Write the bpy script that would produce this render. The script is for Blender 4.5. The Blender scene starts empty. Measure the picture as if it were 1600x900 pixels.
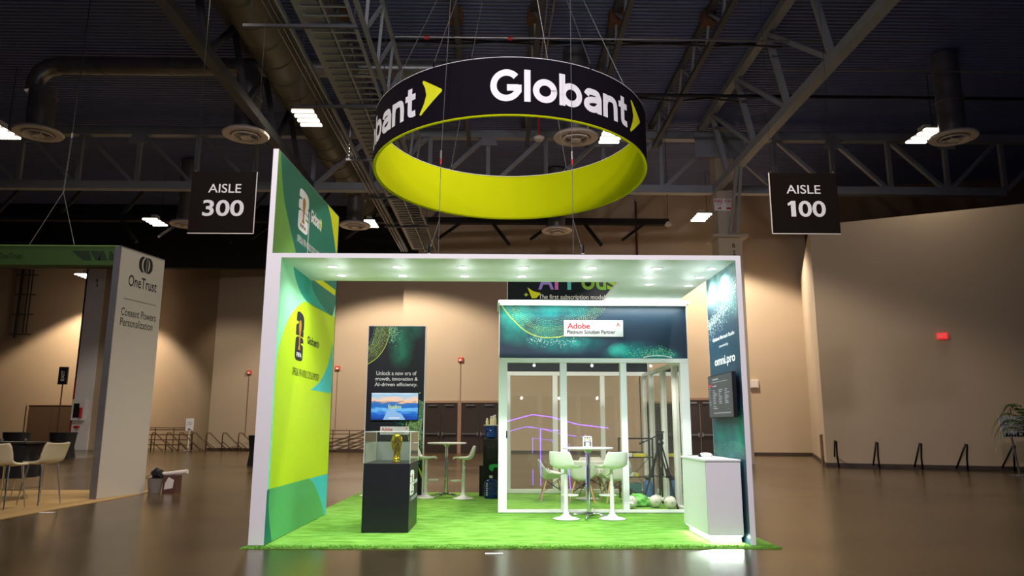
import bpy, bmesh, math, random
from mathutils import Vector, Matrix
random.seed(7)
C = bpy.context.scene.collection
SC = bpy.context.scene
PI = math.pi

# ------------------------------------------------------------------ camera, world, exposure
FPX = 1157.7; PITCH = math.radians(10.64); YAW = math.radians(-0.96); ROLL = math.radians(0.14); EYE = Vector((0, 0, 1.40))
_f = Vector((-math.sin(YAW)*math.cos(PITCH), math.cos(YAW)*math.cos(PITCH), math.sin(PITCH)))
_r0 = Vector((math.cos(YAW), math.sin(YAW), 0)); _u0 = _r0.cross(_f)
RIGHT = _r0*math.cos(ROLL)+_u0*math.sin(ROLL); UP = _u0*math.cos(ROLL)-_r0*math.sin(ROLL)
cd = bpy.data.cameras.new('camera'); cam = bpy.data.objects.new('camera', cd); C.objects.link(cam)
cd.sensor_width = 36; cd.lens = FPX/1600*36; cd.clip_end = 300; cd.clip_start = 0.05
cam.matrix_world = Matrix(((RIGHT.x, UP.x, -_f.x, EYE.x), (RIGHT.y, UP.y, -_f.y, EYE.y), (RIGHT.z, UP.z, -_f.z, EYE.z), (0, 0, 0, 1)))
SC.camera = cam
w = bpy.data.worlds.new('world'); SC.world = w; w.use_nodes = True
w.node_tree.nodes['Background'].inputs[0].default_value = (0.75, 0.72, 0.8, 1)
w.node_tree.nodes['Background'].inputs[1].default_value = 0.025
SC.view_settings.view_transform = 'Standard'; SC.view_settings.look = 'None'
SC.view_settings.gamma = 1; SC.view_settings.exposure = 0.0; SC.view_settings.use_curve_mapping = False
SC.cycles.max_bounces = 8; SC.cycles.transparent_max_bounces = 16
SC.cycles.sample_clamp_indirect = 4
HALL_POWER = 3600      # watts of one high-bay lamp of the hall
FRONT_SPOTS = 2400      # watts of the spots added behind the camera
DOWN_POWER = 54        # watts of one booth downlight

# points of the place, read off a known plane
def ray(u, v): return RIGHT*((u-800)/FPX)+UP*((450-v)/FPX)+_f
def at_y(u, v, y): d = ray(u, v); return EYE+d*(y/d.y)
def at_x(u, v, x): d = ray(u, v); return EYE+d*(x/d.x)
def at_z(u, v, z=0.0): d = ray(u, v); return EYE+d*((z-EYE.z)/d.z)

# ------------------------------------------------------------------ materials
def lin(c):
    return tuple(((x/255)/12.92 if x/255 <= 0.04045 else ((x/255+0.055)/1.055)**2.4) for x in c)
def mat(name, col, rough=0.5, metal=0.0, noise=0.06, scale=6.0, bump=0.0, spec=0.5, coat=0.0):
    """procedural surface: colour with a faint mottling, optional relief"""
    m = bpy.data.materials.new(name); m.use_nodes = True; nt = m.node_tree; n = nt.nodes; L = nt.links
    b = n['Principled BSDF']; c = lin(col)
    tc = n.new('ShaderNodeTexCoord'); nz = n.new('ShaderNodeTexNoise'); nz.inputs['Scale'].default_value = scale; nz.inputs['Detail'].default_value = 4
    L.new(tc.outputs['Object'], nz.inputs['Vector'])
    mx = n.new('ShaderNodeMix'); mx.data_type = 'RGBA'
    mx.inputs['A'].default_value = tuple(max(0, x*(1-noise)) for x in c)+(1,)
    mx.inputs['B'].default_value = tuple(min(1, x*(1+noise)) for x in c)+(1,)
    L.new(nz.outputs['Fac'], mx.inputs['Factor']); L.new(mx.outputs['Result'], b.inputs['Base Color'])
    b.inputs['Roughness'].default_value = rough; b.inputs['Metallic'].default_value = metal
    b.inputs['Specular IOR Level'].default_value = spec; b.inputs['Coat Weight'].default_value = coat
    if bump:
        bp = n.new('ShaderNodeBump'); bp.inputs['Strength'].default_value = bump; bp.inputs['Distance'].default_value = 0.02
        L.new(nz.outputs['Fac'], bp.inputs['Height']); L.new(bp.outputs['Normal'], b.inputs['Normal'])
    return m
def emit(name, col, strength):
    m = bpy.data.materials.new(name); m.use_nodes = True; b = m.node_tree.nodes['Principled BSDF']
    b.inputs['Base Color'].default_value = (0.02, 0.02, 0.02, 1)
    b.inputs['Emission Color'].default_value = lin(col)+(1,); b.inputs['Emission Strength'].default_value = strength
    return m
def glass(name, tint=(240, 245, 240), refl=1.0, haze=0.0, rough=0.0):
    m = bpy.data.materials.new(name); m.use_nodes = True; nt = m.node_tree; n = nt.nodes; L = nt.links
    n.remove(n['Principled BSDF']); out = n['Material Output']
    tr = n.new('ShaderNodeBsdfTransparent'); tr.inputs['Color'].default_value = lin(tint)+(1,)
    gl = n.new('ShaderNodeBsdfGlossy'); gl.inputs['Roughness'].default_value = rough
    fr = n.new('ShaderNodeFresnel'); fr.inputs['IOR'].default_value = 1.5
    ml = n.new('ShaderNodeMath'); ml.operation = 'MULTIPLY'; ml.inputs[1].default_value = refl; L.new(fr.outputs[0], ml.inputs[0])
    mx = n.new('ShaderNodeMixShader'); L.new(ml.outputs[0], mx.inputs[0]); L.new(tr.outputs[0], mx.inputs[1]); L.new(gl.outputs[0], mx.inputs[2])
    last = mx
    if haze:
        df = n.new('ShaderNodeBsdfDiffuse'); df.inputs['Color'].default_value = (0.75, 0.75, 0.7, 1)
        m2 = n.new('ShaderNodeMixShader'); m2.inputs[0].default_value = haze
        L.new(mx.outputs[0], m2.inputs[1]); L.new(df.outputs[0], m2.inputs[2]); last = m2
    L.new(last.outputs[0], out.inputs['Surface'])
    return m
def printed(name, base, blobs, org, axes, rough=0.4):
    """a printed panel: base colour with soft blurred clouds of colour; blobs = (a, b, ra, rb, colour, strength) in panel axes"""
    m = bpy.data.materials.new(name); m.use_nodes = True; nt = m.node_tree; n = nt.nodes; L = nt.links
    b = n['Principled BSDF']; b.inputs['Roughness'].default_value = rough; b.inputs['Specular IOR Level'].default_value = 0.35
    tc = n.new('ShaderNodeTexCoord')
    nz = n.new('ShaderNodeTexNoise'); nz.inputs['Scale'].default_value = 3.0; nz.inputs['Detail'].default_value = 6; nz.inputs['Roughness'].default_value = 0.62
    L.new(tc.outputs['Object'], nz.inputs['Vector'])
    cur = n.new('ShaderNodeRGB'); cur.outputs[0].default_value = lin(base)+(1,); cur = cur.outputs[0]
    for (a, q, ra, rq, col, st) in blobs:
        mp = n.new('ShaderNodeMapping'); mp.vector_type = 'TEXTURE'
        loc = [0, 0, 0]; sc = [1e3, 1e3, 1e3]
        for ax, val, rr in ((axes[0], a, ra), (axes[1], q, rq)):
            loc[ax] = val-org[ax]; sc[ax] = rr
        mp.inputs['Location'].default_value = loc; mp.inputs['Scale'].default_value = sc
        L.new(tc.outputs['Object'], mp.inputs['Vector'])
        gr = n.new('ShaderNodeTexGradient'); gr.gradient_type = 'SPHERICAL'; L.new(mp.outputs[0], gr.inputs[0])
        mr = n.new('ShaderNodeMapRange'); mr.inputs['From Min'].default_value = 0.28; mr.inputs['From Max'].default_value = 0.72; L.new(nz.outputs['Fac'], mr.inputs['Value'])
        mu = n.new('ShaderNodeMath'); mu.operation = 'MULTIPLY'; L.new(gr.outputs['Fac'], mu.inputs[0]); L.new(mr.outputs[0], mu.inputs[1])
        m2 = n.new('ShaderNodeMath'); m2.operation = 'MULTIPLY'; m2.use_clamp = True; m2.inputs[1].default_value = st; L.new(mu.outputs[0], m2.inputs[0])
        mx = n.new('ShaderNodeMix'); mx.data_type = 'RGBA'; L.new(m2.outputs[0], mx.inputs['Factor']); L.new(cur, mx.inputs['A']); mx.inputs['B'].default_value = lin(col)+(1,)
        cur = mx.outputs['Result']
    L.new(cur, b.inputs['Base Color'])
    return m

M = {}
M['white'] = mat('white_laminate', (232, 230, 232), 0.45, noise=0.015)
M['white_frame'] = mat('white_powder_coat', (236, 238, 236), 0.4, noise=0.015)
M['white_plastic'] = mat('white_plastic', (232, 234, 226), 0.35, noise=0.02)
M['black_lam'] = mat('black_laminate', (26, 25, 32), 0.38, noise=0.1)
M['black_metal'] = mat('black_metal', (22, 22, 23), 0.45, 0.3, noise=0.15)
M['black_cloth'] = mat('black_cloth', (10, 9, 11), 0.9, noise=0.3, scale=30, bump=0.2)
M['chrome'] = mat('chrome', (205, 207, 210), 0.12, 1.0, noise=0.03)
M['steel'] = mat('painted_grey_steel', (144, 149, 156), 0.55, 0.1, noise=0.14, scale=2)
M['steel_dark'] = mat('dark_grey_steel', (70, 72, 78), 0.6, 0.1, noise=0.18, scale=2)
M['galv'] = mat('galvanised_steel', (140, 140, 142), 0.36, 0.75, noise=0.2, scale=3)
M['duct_olive'] = mat('dull_olive_duct', (96, 92, 74), 0.5, 0.35, noise=0.15, scale=2)
M['deck'] = mat('corrugated_roof_deck', (114, 124, 166), 0.6, 0.2, noise=0.18, scale=1.5)
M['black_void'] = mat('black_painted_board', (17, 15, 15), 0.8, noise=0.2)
M['vent'] = mat('cream_vent_enamel', (218, 208, 200), 0.5, noise=0.06)
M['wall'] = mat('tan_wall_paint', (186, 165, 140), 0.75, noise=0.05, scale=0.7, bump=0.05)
M['wall_dark'] = mat('shaded_wall_paint', (150, 126, 98), 0.75, noise=0.07, scale=0.6, bump=0.05)  # wall colour darkened: shade of the turned and far walls put in
M['col'] = mat('cream_column_paint', (186, 172, 156), 0.7, noise=0.06)
M['base'] = mat('dark_rubber_baseboard', (62, 48, 38), 0.6)
M['door'] = mat('dark_brown_door', (48, 38, 34), 0.45, noise=0.1)
M['door_frame'] = mat('tan_door_frame', (150, 122, 98), 0.5)
M['red'] = mat('red_paint', (190, 30, 28), 0.45)
M['rail'] = mat('brown_rail_paint', (92, 66, 40), 0.45, 0.2)
M['gold'] = mat('polished_gold', (250, 200, 60), 0.3, 1.0, noise=0.12, scale=40, bump=0.25)
M['malachite'] = mat('green_stone_band', (40, 110, 60), 0.3)
M['wood'] = mat('beech_dowel', (205, 160, 105), 0.5, noise=0.12, scale=20)
M['chairpl'] = mat('white_shell_plastic', (226, 228, 218), 0.35, noise=0.02)
M['cream'] = mat('cream_upholstery', (196, 186, 150), 0.6, noise=0.05)
M['beige'] = mat('beige_carpet', (168, 136, 84), 0.95, noise=0.14, scale=60, bump=0.3)
M['tan_panel'] = mat('white_sign_fabric', (186, 178, 163), 0.7, noise=0.02)
M['green_fabric'] = mat('dark_green_fabric', (50, 80, 26), 0.75, noise=0.05)
M['logo_green'] = mat('deep_green_ink', (18, 40, 12), 0.7)
M['ring_black'] = mat('black_stretch_fabric', (22, 18, 25), 0.8, noise=0.05, spec=0.04)
M['ring_yellow'] = mat('yellow_green_fabric', (182, 190, 4), 0.8, noise=0.03, spec=0.05)
M['ink_white'] = mat('white_ink', (238, 238, 240), 0.6, noise=0.01)
M['ink_black'] = mat('black_ink', (24, 26, 26), 0.6)
M['ink_lime'] = mat('yellow_ink', (222, 226, 20), 0.6)
M['ink_red'] = mat('red_ink', (196, 6, 22), 0.5)
M['aisle'] = mat('dark_brown_sign_board', (26, 20, 17), 0.7, noise=0.05, spec=0.06)
M['g_mint'] = mat('mint_ink', (150, 222, 172), 0.5, noise=0.03)
M['g_teal'] = mat('teal_ink', (0, 152, 138), 0.5, noise=0.03)
M['g_deep'] = mat('deep_green_print', (0, 112, 98), 0.5, noise=0.04)
M['g_lime'] = mat('lime_ink', (186, 214, 20), 0.5, noise=0.03)
M['g_yellow'] = mat('acid_yellow_ink', (196, 204, 0), 0.5, noise=0.03)
M['g_cyan'] = mat('cyan_ink', (64, 192, 196), 0.5, noise=0.03)
M['g_green'] = mat('mid_green_ink', (84, 172, 100), 0.5, noise=0.05)
M['g_leaf'] = mat('leaf_green_ink', (112, 172, 78), 0.5, noise=0.05)
M['dot_pale'] = mat('pale_green_dots', (150, 226, 176), 0.5)
M['dot_lime'] = mat('lime_dots', (188, 214, 90), 0.5)
M['dot_teal'] = mat('teal_dots', (20, 150, 130), 0.5)
M['dot_white'] = mat('white_dots', (214, 240, 236), 0.5)
M['lamp'] = emit('lamp_tube_glow', (255, 240, 214), 9)
M['downlight'] = emit('downlight_glow', (240, 255, 248), 9)
M['led'] = emit('led_strip_glow', (240, 255, 250), 8)
M['neon'] = emit('violet_neon_glow', (122, 62, 255), 55)
M['exit'] = emit('red_lit_sign', (255, 40, 40), 1.0)
M['glass'] = glass('clear_pane', (244, 247, 242), 1.5, haze=0.03)
M['acrylic'] = glass('acrylic_case', (238, 243, 238), 1.3, haze=0.02)
M['blue_pet'] = mat('blue_bottle_plastic', (24, 70, 150), 0.12, noise=0.1); 
M['blue_pet'].node_tree.nodes['Principled BSDF'].inputs['Transmission Weight'].default_value = 0.55
M['screen_dark'] = emit('dim_screen', (70, 72, 76), 0.75)
M['screen_bar'] = emit('screen_text_glow', (190, 195, 205), 0.8)
M['screen_red'] = emit('screen_red_glow', (220, 30, 60), 0.9)
M['leaf'] = mat('palm_leaf', (58, 84, 30), 0.5, noise=0.2, scale=8)
M['bag_green'] = mat('pale_green_plastic_bag', (110, 200, 90), 0.35, noise=0.15, scale=9, bump=0.4)
M['bag_blue'] = mat('blue_bag', (40, 92, 150), 0.5, noise=0.2)
M['bucket'] = mat('grey_bucket', (120, 112, 104), 0.5)

# polished concrete floor
def floor_mat():
    m = bpy.data.materials.new('polished_brown_concrete'); m.use_nodes = True; nt = m.node_tree; n = nt.nodes; L = nt.links
    b = n['Principled BSDF']; tc = n.new('ShaderNodeTexCoord')
    a = n.new('ShaderNodeTexNoise'); a.inputs['Scale'].default_value = 0.35; a.inputs['Detail'].default_value = 8
    c = n.new('ShaderNodeTexNoise'); c.inputs['Scale'].default_value = 14; c.inputs['Detail'].default_value = 3
    L.new(tc.outputs['Object'], a.inputs['Vector']); L.new(tc.outputs['Object'], c.inputs['Vector'])
    cr = n.new('ShaderNodeValToRGB'); cr.color_ramp.elements[0].position = 0.3; cr.color_ramp.elements[1].position = 0.75
    cr.color_ramp.elements[0].color = lin((62, 48, 26))+(1,); cr.color_ramp.elements[1].color = lin((86, 68, 39))+(1,)
    L.new(a.outputs['Fac'], cr.inputs['Fac'])
    mx = n.new('ShaderNodeMix'); mx.data_type = 'RGBA'; mx.blend_type = 'MULTIPLY'; mx.inputs['Factor'].default_value = 0.35
    L.new(cr.outputs['Color'], mx.inputs['A']); L.new(c.outputs['Color'], mx.inputs['B']); L.new(mx.outputs['Result'], b.inputs['Base Color'])
    mr = n.new('ShaderNodeMapRange'); mr.inputs['To Min'].default_value = 0.16; mr.inputs['To Max'].default_value = 0.30
    L.new(a.outputs['Fac'], mr.inputs['Value']); L.new(mr.outputs[0], b.inputs['Roughness'])
    bp = n.new('ShaderNodeBump'); bp.inputs['Strength'].default_value = 0.04; bp.inputs['Distance'].default_value = 0.01
    L.new(c.outputs['Fac'], bp.inputs['Height']); L.new(bp.outputs['Normal'], b.inputs['Normal'])
    return m
def turf_mat():
    m = bpy.data.materials.new('green_turf_pile'); m.use_nodes = True; nt = m.node_tree; n = nt.nodes; L = nt.links
    b = n['Principled BSDF']; tc = n.new('ShaderNodeTexCoord'); mp = n.new('ShaderNodeMapping'); mp.inputs['Scale'].default_value = (1.6, 5, 1)
    L.new(tc.outputs['Object'], mp.inputs[0])
    a = n.new('ShaderNodeTexNoise'); a.inputs['Scale'].default_value = 1.6; a.inputs['Detail'].default_value = 7; a.inputs['Roughness'].default_value = 0.65; L.new(mp.outputs[0], a.inputs['Vector'])
    f = n.new('ShaderNodeTexNoise'); f.inputs['Scale'].default_value = 90; f.inputs['Detail'].default_value = 2; L.new(tc.outputs['Object'], f.inputs['Vector'])
    cr = n.new('ShaderNodeValToRGB'); e = cr.color_ramp.elements
    e[0].position = 0.33; e[0].color = lin((90, 146, 34))+(1,); e[1].position = 0.62; e[1].color = lin((136, 192, 86))+(1,)
    L.new(a.outputs['Fac'], cr.inputs['Fac']); L.new(cr.outputs['Color'], b.inputs['Base Color'])
    b.inputs['Roughness'].default_value = 0.9; b.inputs['Specular IOR Level'].default_value = 0.15
    bp = n.new('ShaderNodeBump'); bp.inputs['Strength'].default_value = 0.6; bp.inputs['Distance'].default_value = 0.02
    L.new(f.outputs['Fac'], bp.inputs['Height']); L.new(bp.outputs['Normal'], b.inputs['Normal'])
    return m
M['floor'] = floor_mat(); M['turf'] = turf_mat()

# ------------------------------------------------------------------ mesh helpers (all shapes are given in world coordinates)
def box(bm, x0, x1, y0, y1, z0, z1):
    v = [bm.verts.new((x, y, z)) for x in (x0, x1) for y in (y0, y1) for z in (z0, z1)]
    for f in ((0, 1, 3, 2), (4, 6, 7, 5), (0, 4, 5, 1), (2, 3, 7, 6), (0, 2, 6, 4), (1, 5, 7, 3)):
        bm.faces.new([v[i] for i in f])
def basis(d):
    d = d.normalized(); a = Vector((0, 0, 1)) if abs(d.z) < 0.95 else Vector((1, 0, 0))
    x = d.cross(a).normalized(); return x, x.cross(d).normalized()
def bar(bm, p, q, wd, ht=None):
    p = Vector(p); q = Vector(q); x, y = basis(q-p); ht = ht or wd
    c = [x*(sx*wd/2)+y*(sy*ht/2) for sx, sy in ((-1, -1), (1, -1), (1, 1), (-1, 1))]
    a = [bm.verts.new(p+k) for k in c]; b = [bm.verts.new(q+k) for k in c]
    for i in range(4): bm.faces.new((a[i], a[(i+1) % 4], b[(i+1) % 4], b[i]))
    bm.faces.new(a[::-1]); bm.faces.new(b)
def tube(bm, pts, r, n=8, r2=None):
    pts = [Vector(p) for p in pts]; rings = []
    ref = None
    for i, p in enumerate(pts):
        d = (pts[min(i+1, len(pts)-1)]-pts[max(i-1, 0)])
        if ref is None: x, y = basis(d)
        else:
            dn = d.normalized(); x = (ref-dn*ref.dot(dn)).normalized(); y = dn.cross(x)*-1
            y = x.cross(dn)
        ref = x
        rr = r if r2 is None else r+(r2-r)*i/(len(pts)-1)
        rings.append([bm.verts.new(p+x*(rr*math.cos(2*PI*k/n))+y*(rr*math.sin(2*PI*k/n))) for k in range(n)])
    for a, b in zip(rings, rings[1:]):
        for k in range(n): bm.faces.new((a[k], a[(k+1) % n], b[(k+1) % n], b[k]))
    bm.faces.new(rings[0][::-1]); bm.faces.new(rings[-1])
def lathe(bm, prof, cx, cy, n=24, cap=True):
    """prof = (radius, height) pairs"""
    rings = []
    for r, z in prof:
        if r < 1e-5: rings.append([bm.verts.new((cx, cy, z))])
        else: rings.append([bm.verts.new((cx+r*math.cos(2*PI*k/n), cy+r*math.sin(2*PI*k/n), z)) for k in range(n)])
    for a, b in zip(rings, rings[1:]):
        if len(a) == 1 and len(b) == 1: continue
        for k in range(n):
            k2 = (k+1) % n
            if len(a) == 1: bm.faces.new((a[0], b[k2], b[k]))
            elif len(b) == 1: bm.faces.new((a[k], a[k2], b[0]))
            else: bm.faces.new((a[k], a[k2], b[k2], b[k]))
    if cap and len(rings[0]) > 1: bm.faces.new(rings[0][::-1])
    if cap and len(rings[-1]) > 1: bm.faces.new(rings[-1])
class Fr:
    """a flat surface: origin, x and y directions, outward normal"""
    def __init__(s, o, x, y): s.o = Vector(o); s.x = Vector(x).normalized(); s.y = Vector(y).normalized(); s.n = s.x.cross(s.y)
    def P(s, a, b, d=0.0): return s.o+s.x*a+s.y*b+s.n*d
    def uv(s, p): q = Vector(p)-s.o; return q.dot(s.x), q.dot(s.y)
def poly(bm, fr, pts, d0, d1):
    """flat outline pts on fr raised from d0 to d1"""
    a = [bm.verts.new(fr.P(x, y, d0)) for x, y in pts]; b = [bm.verts.new(fr.P(x, y, d1)) for x, y in pts]
    ar = sum(pts[i][0]*pts[(i+1) % len(pts)][1]-pts[(i+1) % len(pts)][0]*pts[i][1] for i in range(len(pts)))
    if ar < 0: a.reverse(); b.reverse()
    n = len(a)
    fs = [bm.faces.new(b), bm.faces.new(a[::-1])]
    for f in fs: f.normal_update()
    for i in range(n): bm.faces.new((a[i], a[(i+1) % n], b[(i+1) % n], b[i]))
    bmesh.ops.triangulate(bm, faces=[f for f in fs if len(f.verts) > 4], ngon_method='EAR_CLIP')
def smoothline(pts, k=6, closed=False):
    P = [Vector((p[0], p[1])) for p in pts]; out = []; n = len(P)
    rng = range(n if closed else n-1)
    for i in rng:
        if closed: p0, p1, p2, p3 = P[(i-1) % n], P[i], P[(i+1) % n], P[(i+2) % n]
        else: p0, p1, p2, p3 = P[max(i-1, 0)], P[i], P[i+1], P[min(i+2, n-1)]
        for j in range(k):
            t = j/k
            out.append(0.5*((2*p1)+(p2-p0)*t+(2*p0-5*p1+4*p2-p3)*t*t+(3*p1-p0-3*p2+p3)*t**3))
    if not closed: out.append(P[-1])
    return [(p.x, p.y) for p in out]
ORG = {}
def obj(name, bm, m, parent=None, smooth=False, bevel=0.0, recalc=True):
    if recalc: bmesh.ops.recalc_face_normals(bm, faces=bm.faces)
    me = bpy.data.meshes.new(name)
    o = bpy.data.objects.new(name, me); C.objects.link(o)
    if parent is not None:
        base = ORG.get(parent.name, Vector((0, 0, 0))); o.parent = parent
        bmesh.ops.translate(bm, verts=bm.verts, vec=-base); ORG[o.name] = base
    bm.to_mesh(me); bm.free()
    if m is not None: me.materials.append(m)
    if smooth:
        for p in me.polygons: p.use_smooth = True
        if smooth != 'all':
            md = o.modifiers.new('smooth', 'EDGE_SPLIT'); md.split_angle = math.radians(38)
    if bevel:
        md = o.modifiers.new('bevel', 'BEVEL'); md.width = bevel; md.segments = 2; md.limit_method = 'ANGLE'; md.angle_limit = math.radians(40)
    return o
def thing(name, label, cat, loc=(0, 0, 0), group=None):
    o = bpy.data.objects.new(name, None); C.objects.link(o); o.location = loc; o.empty_display_size = 0.2
    ORG[o.name] = Vector(loc); o['label'] = label; o['category'] = cat
    if group: o['group'] = group
    return o
def tag(o, label, cat, group=None):
    o['label'] = label; o['category'] = cat
    if group: o['group'] = group
    return o
def struct(name, bm, m, parent=None, **k):
    o = obj(name, bm, m, parent, **k)
    if parent is None: o['kind'] = 'structure'
    return o
def dup(root, loc, rz=0.0, label=None):
    r = root.copy(); C.objects.link(r); r.location = loc; r.rotation_euler = (0, 0, rz)
    if label: r['label'] = label
    for ch in root.children:
        c = ch.copy(); C.objects.link(c); c.parent = r
        for g in ch.children:
            d = g.copy(); C.objects.link(d); d.parent = c
    return r
def NB(): return bmesh.new()
def bx(name, m, parent, x0, x1, y0, y1, z0, z1, **k):
    b = NB(); box(b, x0, x1, y0, y1, z0, z1); return obj(name, b, m, parent, **k)
def cyl(name, m, parent, p, q, r, n=12, r2=None, **k):
    b = NB(); tube(b, [p, q], r, n, r2); k.setdefault('smooth', True); return obj(name, b, m, parent, **k)
def quad_bar(name, m, parent, p, q, wd, ht=None, **k):
    b = NB(); bar(b, p, q, wd, ht); return obj(name, b, m, parent, **k)
def decal(name, fr, pts, m, parent, layer=1, th=0.0012):
    b = NB(); poly(b, fr, pts, 0.0, layer*th); return obj(name, b, m, parent)
def lamp(name, kind, loc, power, col=(255, 255, 255), target=None, size=0.3, spot=140, blend=0.6, sy=None):
    l = bpy.data.lights.new(name, kind); l.energy = power; l.color = lin(col); o = bpy.data.objects.new(name, l); C.objects.link(o); o.location = loc
    if kind == 'SPOT': l.spot_size = math.radians(spot); l.spot_blend = blend; l.shadow_soft_size = size
    elif kind == 'AREA':
        l.size = size
        if sy: l.shape = 'RECTANGLE'; l.size_y = sy
    else: l.shadow_soft_size = size
    if target is not None:
        o.rotation_euler = (Vector(target)-Vector(loc)).to_track_quat('-Z', 'Y').to_euler()
    return o

# ---- lettering
_tc = {}
def letters(s, bold=0.0):
    """outline lettering as flat triangles, scaled to the unit box of its own extent; returns verts, faces, aspect"""
    key = (s, bold)
    if key in _tc: return _tc[key]
    cu = bpy.data.curves.new('lettering', 'FONT'); cu.body = s; cu.offset = bold; cu.resolution_u = 4; cu.size = 1
    o = bpy.data.objects.new('lettering', cu); C.objects.link(o)
    dg = bpy.context.evaluated_depsgraph_get(); me = bpy.data.meshes.new_from_object(o.evaluated_get(dg))
    vs = [(v.co.x, v.co.y) for v in me.vertices]; fs = [tuple(p.vertices) for p in me.polygons]
    bpy.data.objects.remove(o); bpy.data.meshes.remove(me); bpy.data.curves.remove(cu)
    x0 = min(v[0] for v in vs); x1 = max(v[0] for v in vs); y0 = min(v[1] for v in vs); y1 = max(v[1] for v in vs)
    vs = [((x-x0)/(x1-x0), (y-y0)/(y1-y0)) for x, y in vs]
    _tc[key] = (vs, fs, (x1-x0)/(y1-y0)); return _tc[key]
def put_text(name, s, fr, x0, x1, y0, y1, m, parent, bold=0.0, d=0.003):
    """lettering filling the rectangle x0..x1, y0..y1 of fr (x1 None keeps the aspect)"""
    vs, fs, asp = letters(s, bold)
    if x1 is None: x1 = x0+(y1-y0)*asp
    b = NB(); V = [b.verts.new(fr.P(x0+(x1-x0)*x, y0+(y1-y0)*y, d)) for x, y in vs]
    for f in fs:
        try: b.faces.new([V[i] for i in f])
        except ValueError: pass
    return obj(name, b, m, parent, recalc=False)
def put_text_px(name, s, fr, quad, m, parent, bold=0.0, d=0.003):
    """quad: lower-left and upper-right corners as points on the surface"""
    (a, b_), (c, e) = fr.uv(quad[0]), fr.uv(quad[1])
    return put_text(name, s, fr, a, c, b_, e, m, parent, bold, d)
def ribbon(path, t):
    """outline strips of a stroke of width t: list of quads"""
    P = [Vector((p[0], p[1])) for p in path]; L = []; R = []
    for i, p in enumerate(P):
        a = (P[i]-P[i-1]).normalized() if i else None
        b = (P[i+1]-P[i]).normalized() if i < len(P)-1 else None
        if a is None: d = b; k = 1
        elif b is None: d = a; k = 1
        else: d = (a+b).normalized(); k = 1/max(0.5, d.dot(a))
        nrm = Vector((-d.y, d.x))*(t/2*k); L.append(p+nrm); R.append(p-nrm)
    return [(L[i], R[i], R[i+1], L[i+1]) for i in range(len(P)-1)]
def arc(cx, cy, rx, ry, a0, a1, n=20): return [(cx+rx*math.cos(math.radians(a0+(a1-a0)*i/n)), cy+ry*math.sin(math.radians(a0+(a1-a0)*i/n))) for i in range(n+1)]
T_ = 0.2; XH = 0.75; h_ = T_/2
GL = {
 'G': (0.98, [arc(0.5, 0.5, 0.5-h_, 0.5-h_, 42, 322, 34)+[(0.875, 0.33), (0.875, 0.52)], [(0.52, 0.43), (0.88, 0.43)]]),
 'l': (T_, [[(h_, 0), (h_, 1.0)]]),
 'o': (0.78, [arc(0.39, XH/2, 0.39-h_, XH/2-h_, 0, 372, 34)]),
 'b': (0.80, [[(h_, 0), (h_, 1.0)], arc(0.41, XH/2, 0.39-h_, XH/2-h_, 180, 552, 34)]),
 'a': (0.70, [smoothline([(0.09, 0.52), (0.17, 0.63), (0.34, XH-h_), (0.52, 0.62), (0.605, 0.46)])+[(0.605, 0.3), (0.605, 0)],
              smoothline([(0.605, 0.42), (0.35, 0.405), (0.14, 0.33), (0.10, 0.19), (0.24, h_), (0.45, 0.12), (0.605, 0.26)])]),
 'n': (0.68, [[(h_, 0), (h_, XH)], smoothline([(h_, 0.42), (0.17, 0.6), (0.35, XH-h_), (0.53, 0.6), (0.59, 0.42)])+[(0.59, 0)]]),
 't': (0.50, [[(0.22, 0.95), (0.22, 0.3)]+smoothline([(0.22, 0.28), (0.24, 0.14), (0.36, h_), (0.49, h_+0.01)]), [(0, XH-h_+0.005), (0.48, XH-h_+0.005)]]),
}
def word_quads(s, gap=0.075):
    x = 0; out = []
    for ch in s:
        wd, paths = GL[ch]
        for p in paths:
            for q in ribbon(p, T_): out.append([(v.x+x, v.y) for v in q])
        x += wd+gap
    return out, x-gap
ARROW = smoothline([(0.10, 0.96), (0.16, 1.0), (0.98, 0.60), (0.98, 0.54), (0.06, 0.0), (0.0, 0.05)], 1)+[(0.22, 0.34), (0.30, 0.55), (0.24, 0.76)]
def word_mesh(name, s, fr, x0, y0, cap, m, parent, d=0.003, width=None, arrow=None):
    q, wd = word_quads(s); sx = cap if width is None else width/wd
    b = NB()
    for quad in q:
        try: b.faces.new([b.verts.new(fr.P(x0+x*sx, y0+y*cap, d)) for x, y in quad])
        except ValueError: pass
    o = obj(name, b, m, parent, recalc=False)
    if arrow:
        pts = [(x0+(wd+0.1)*sx+x*0.72*sx*0.6, y0-0.06*cap+y*1.0*cap) for x, y in ARROW]
        decal('arrow_mark', fr, pts, arrow, parent, 1, d)
    return o
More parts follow.
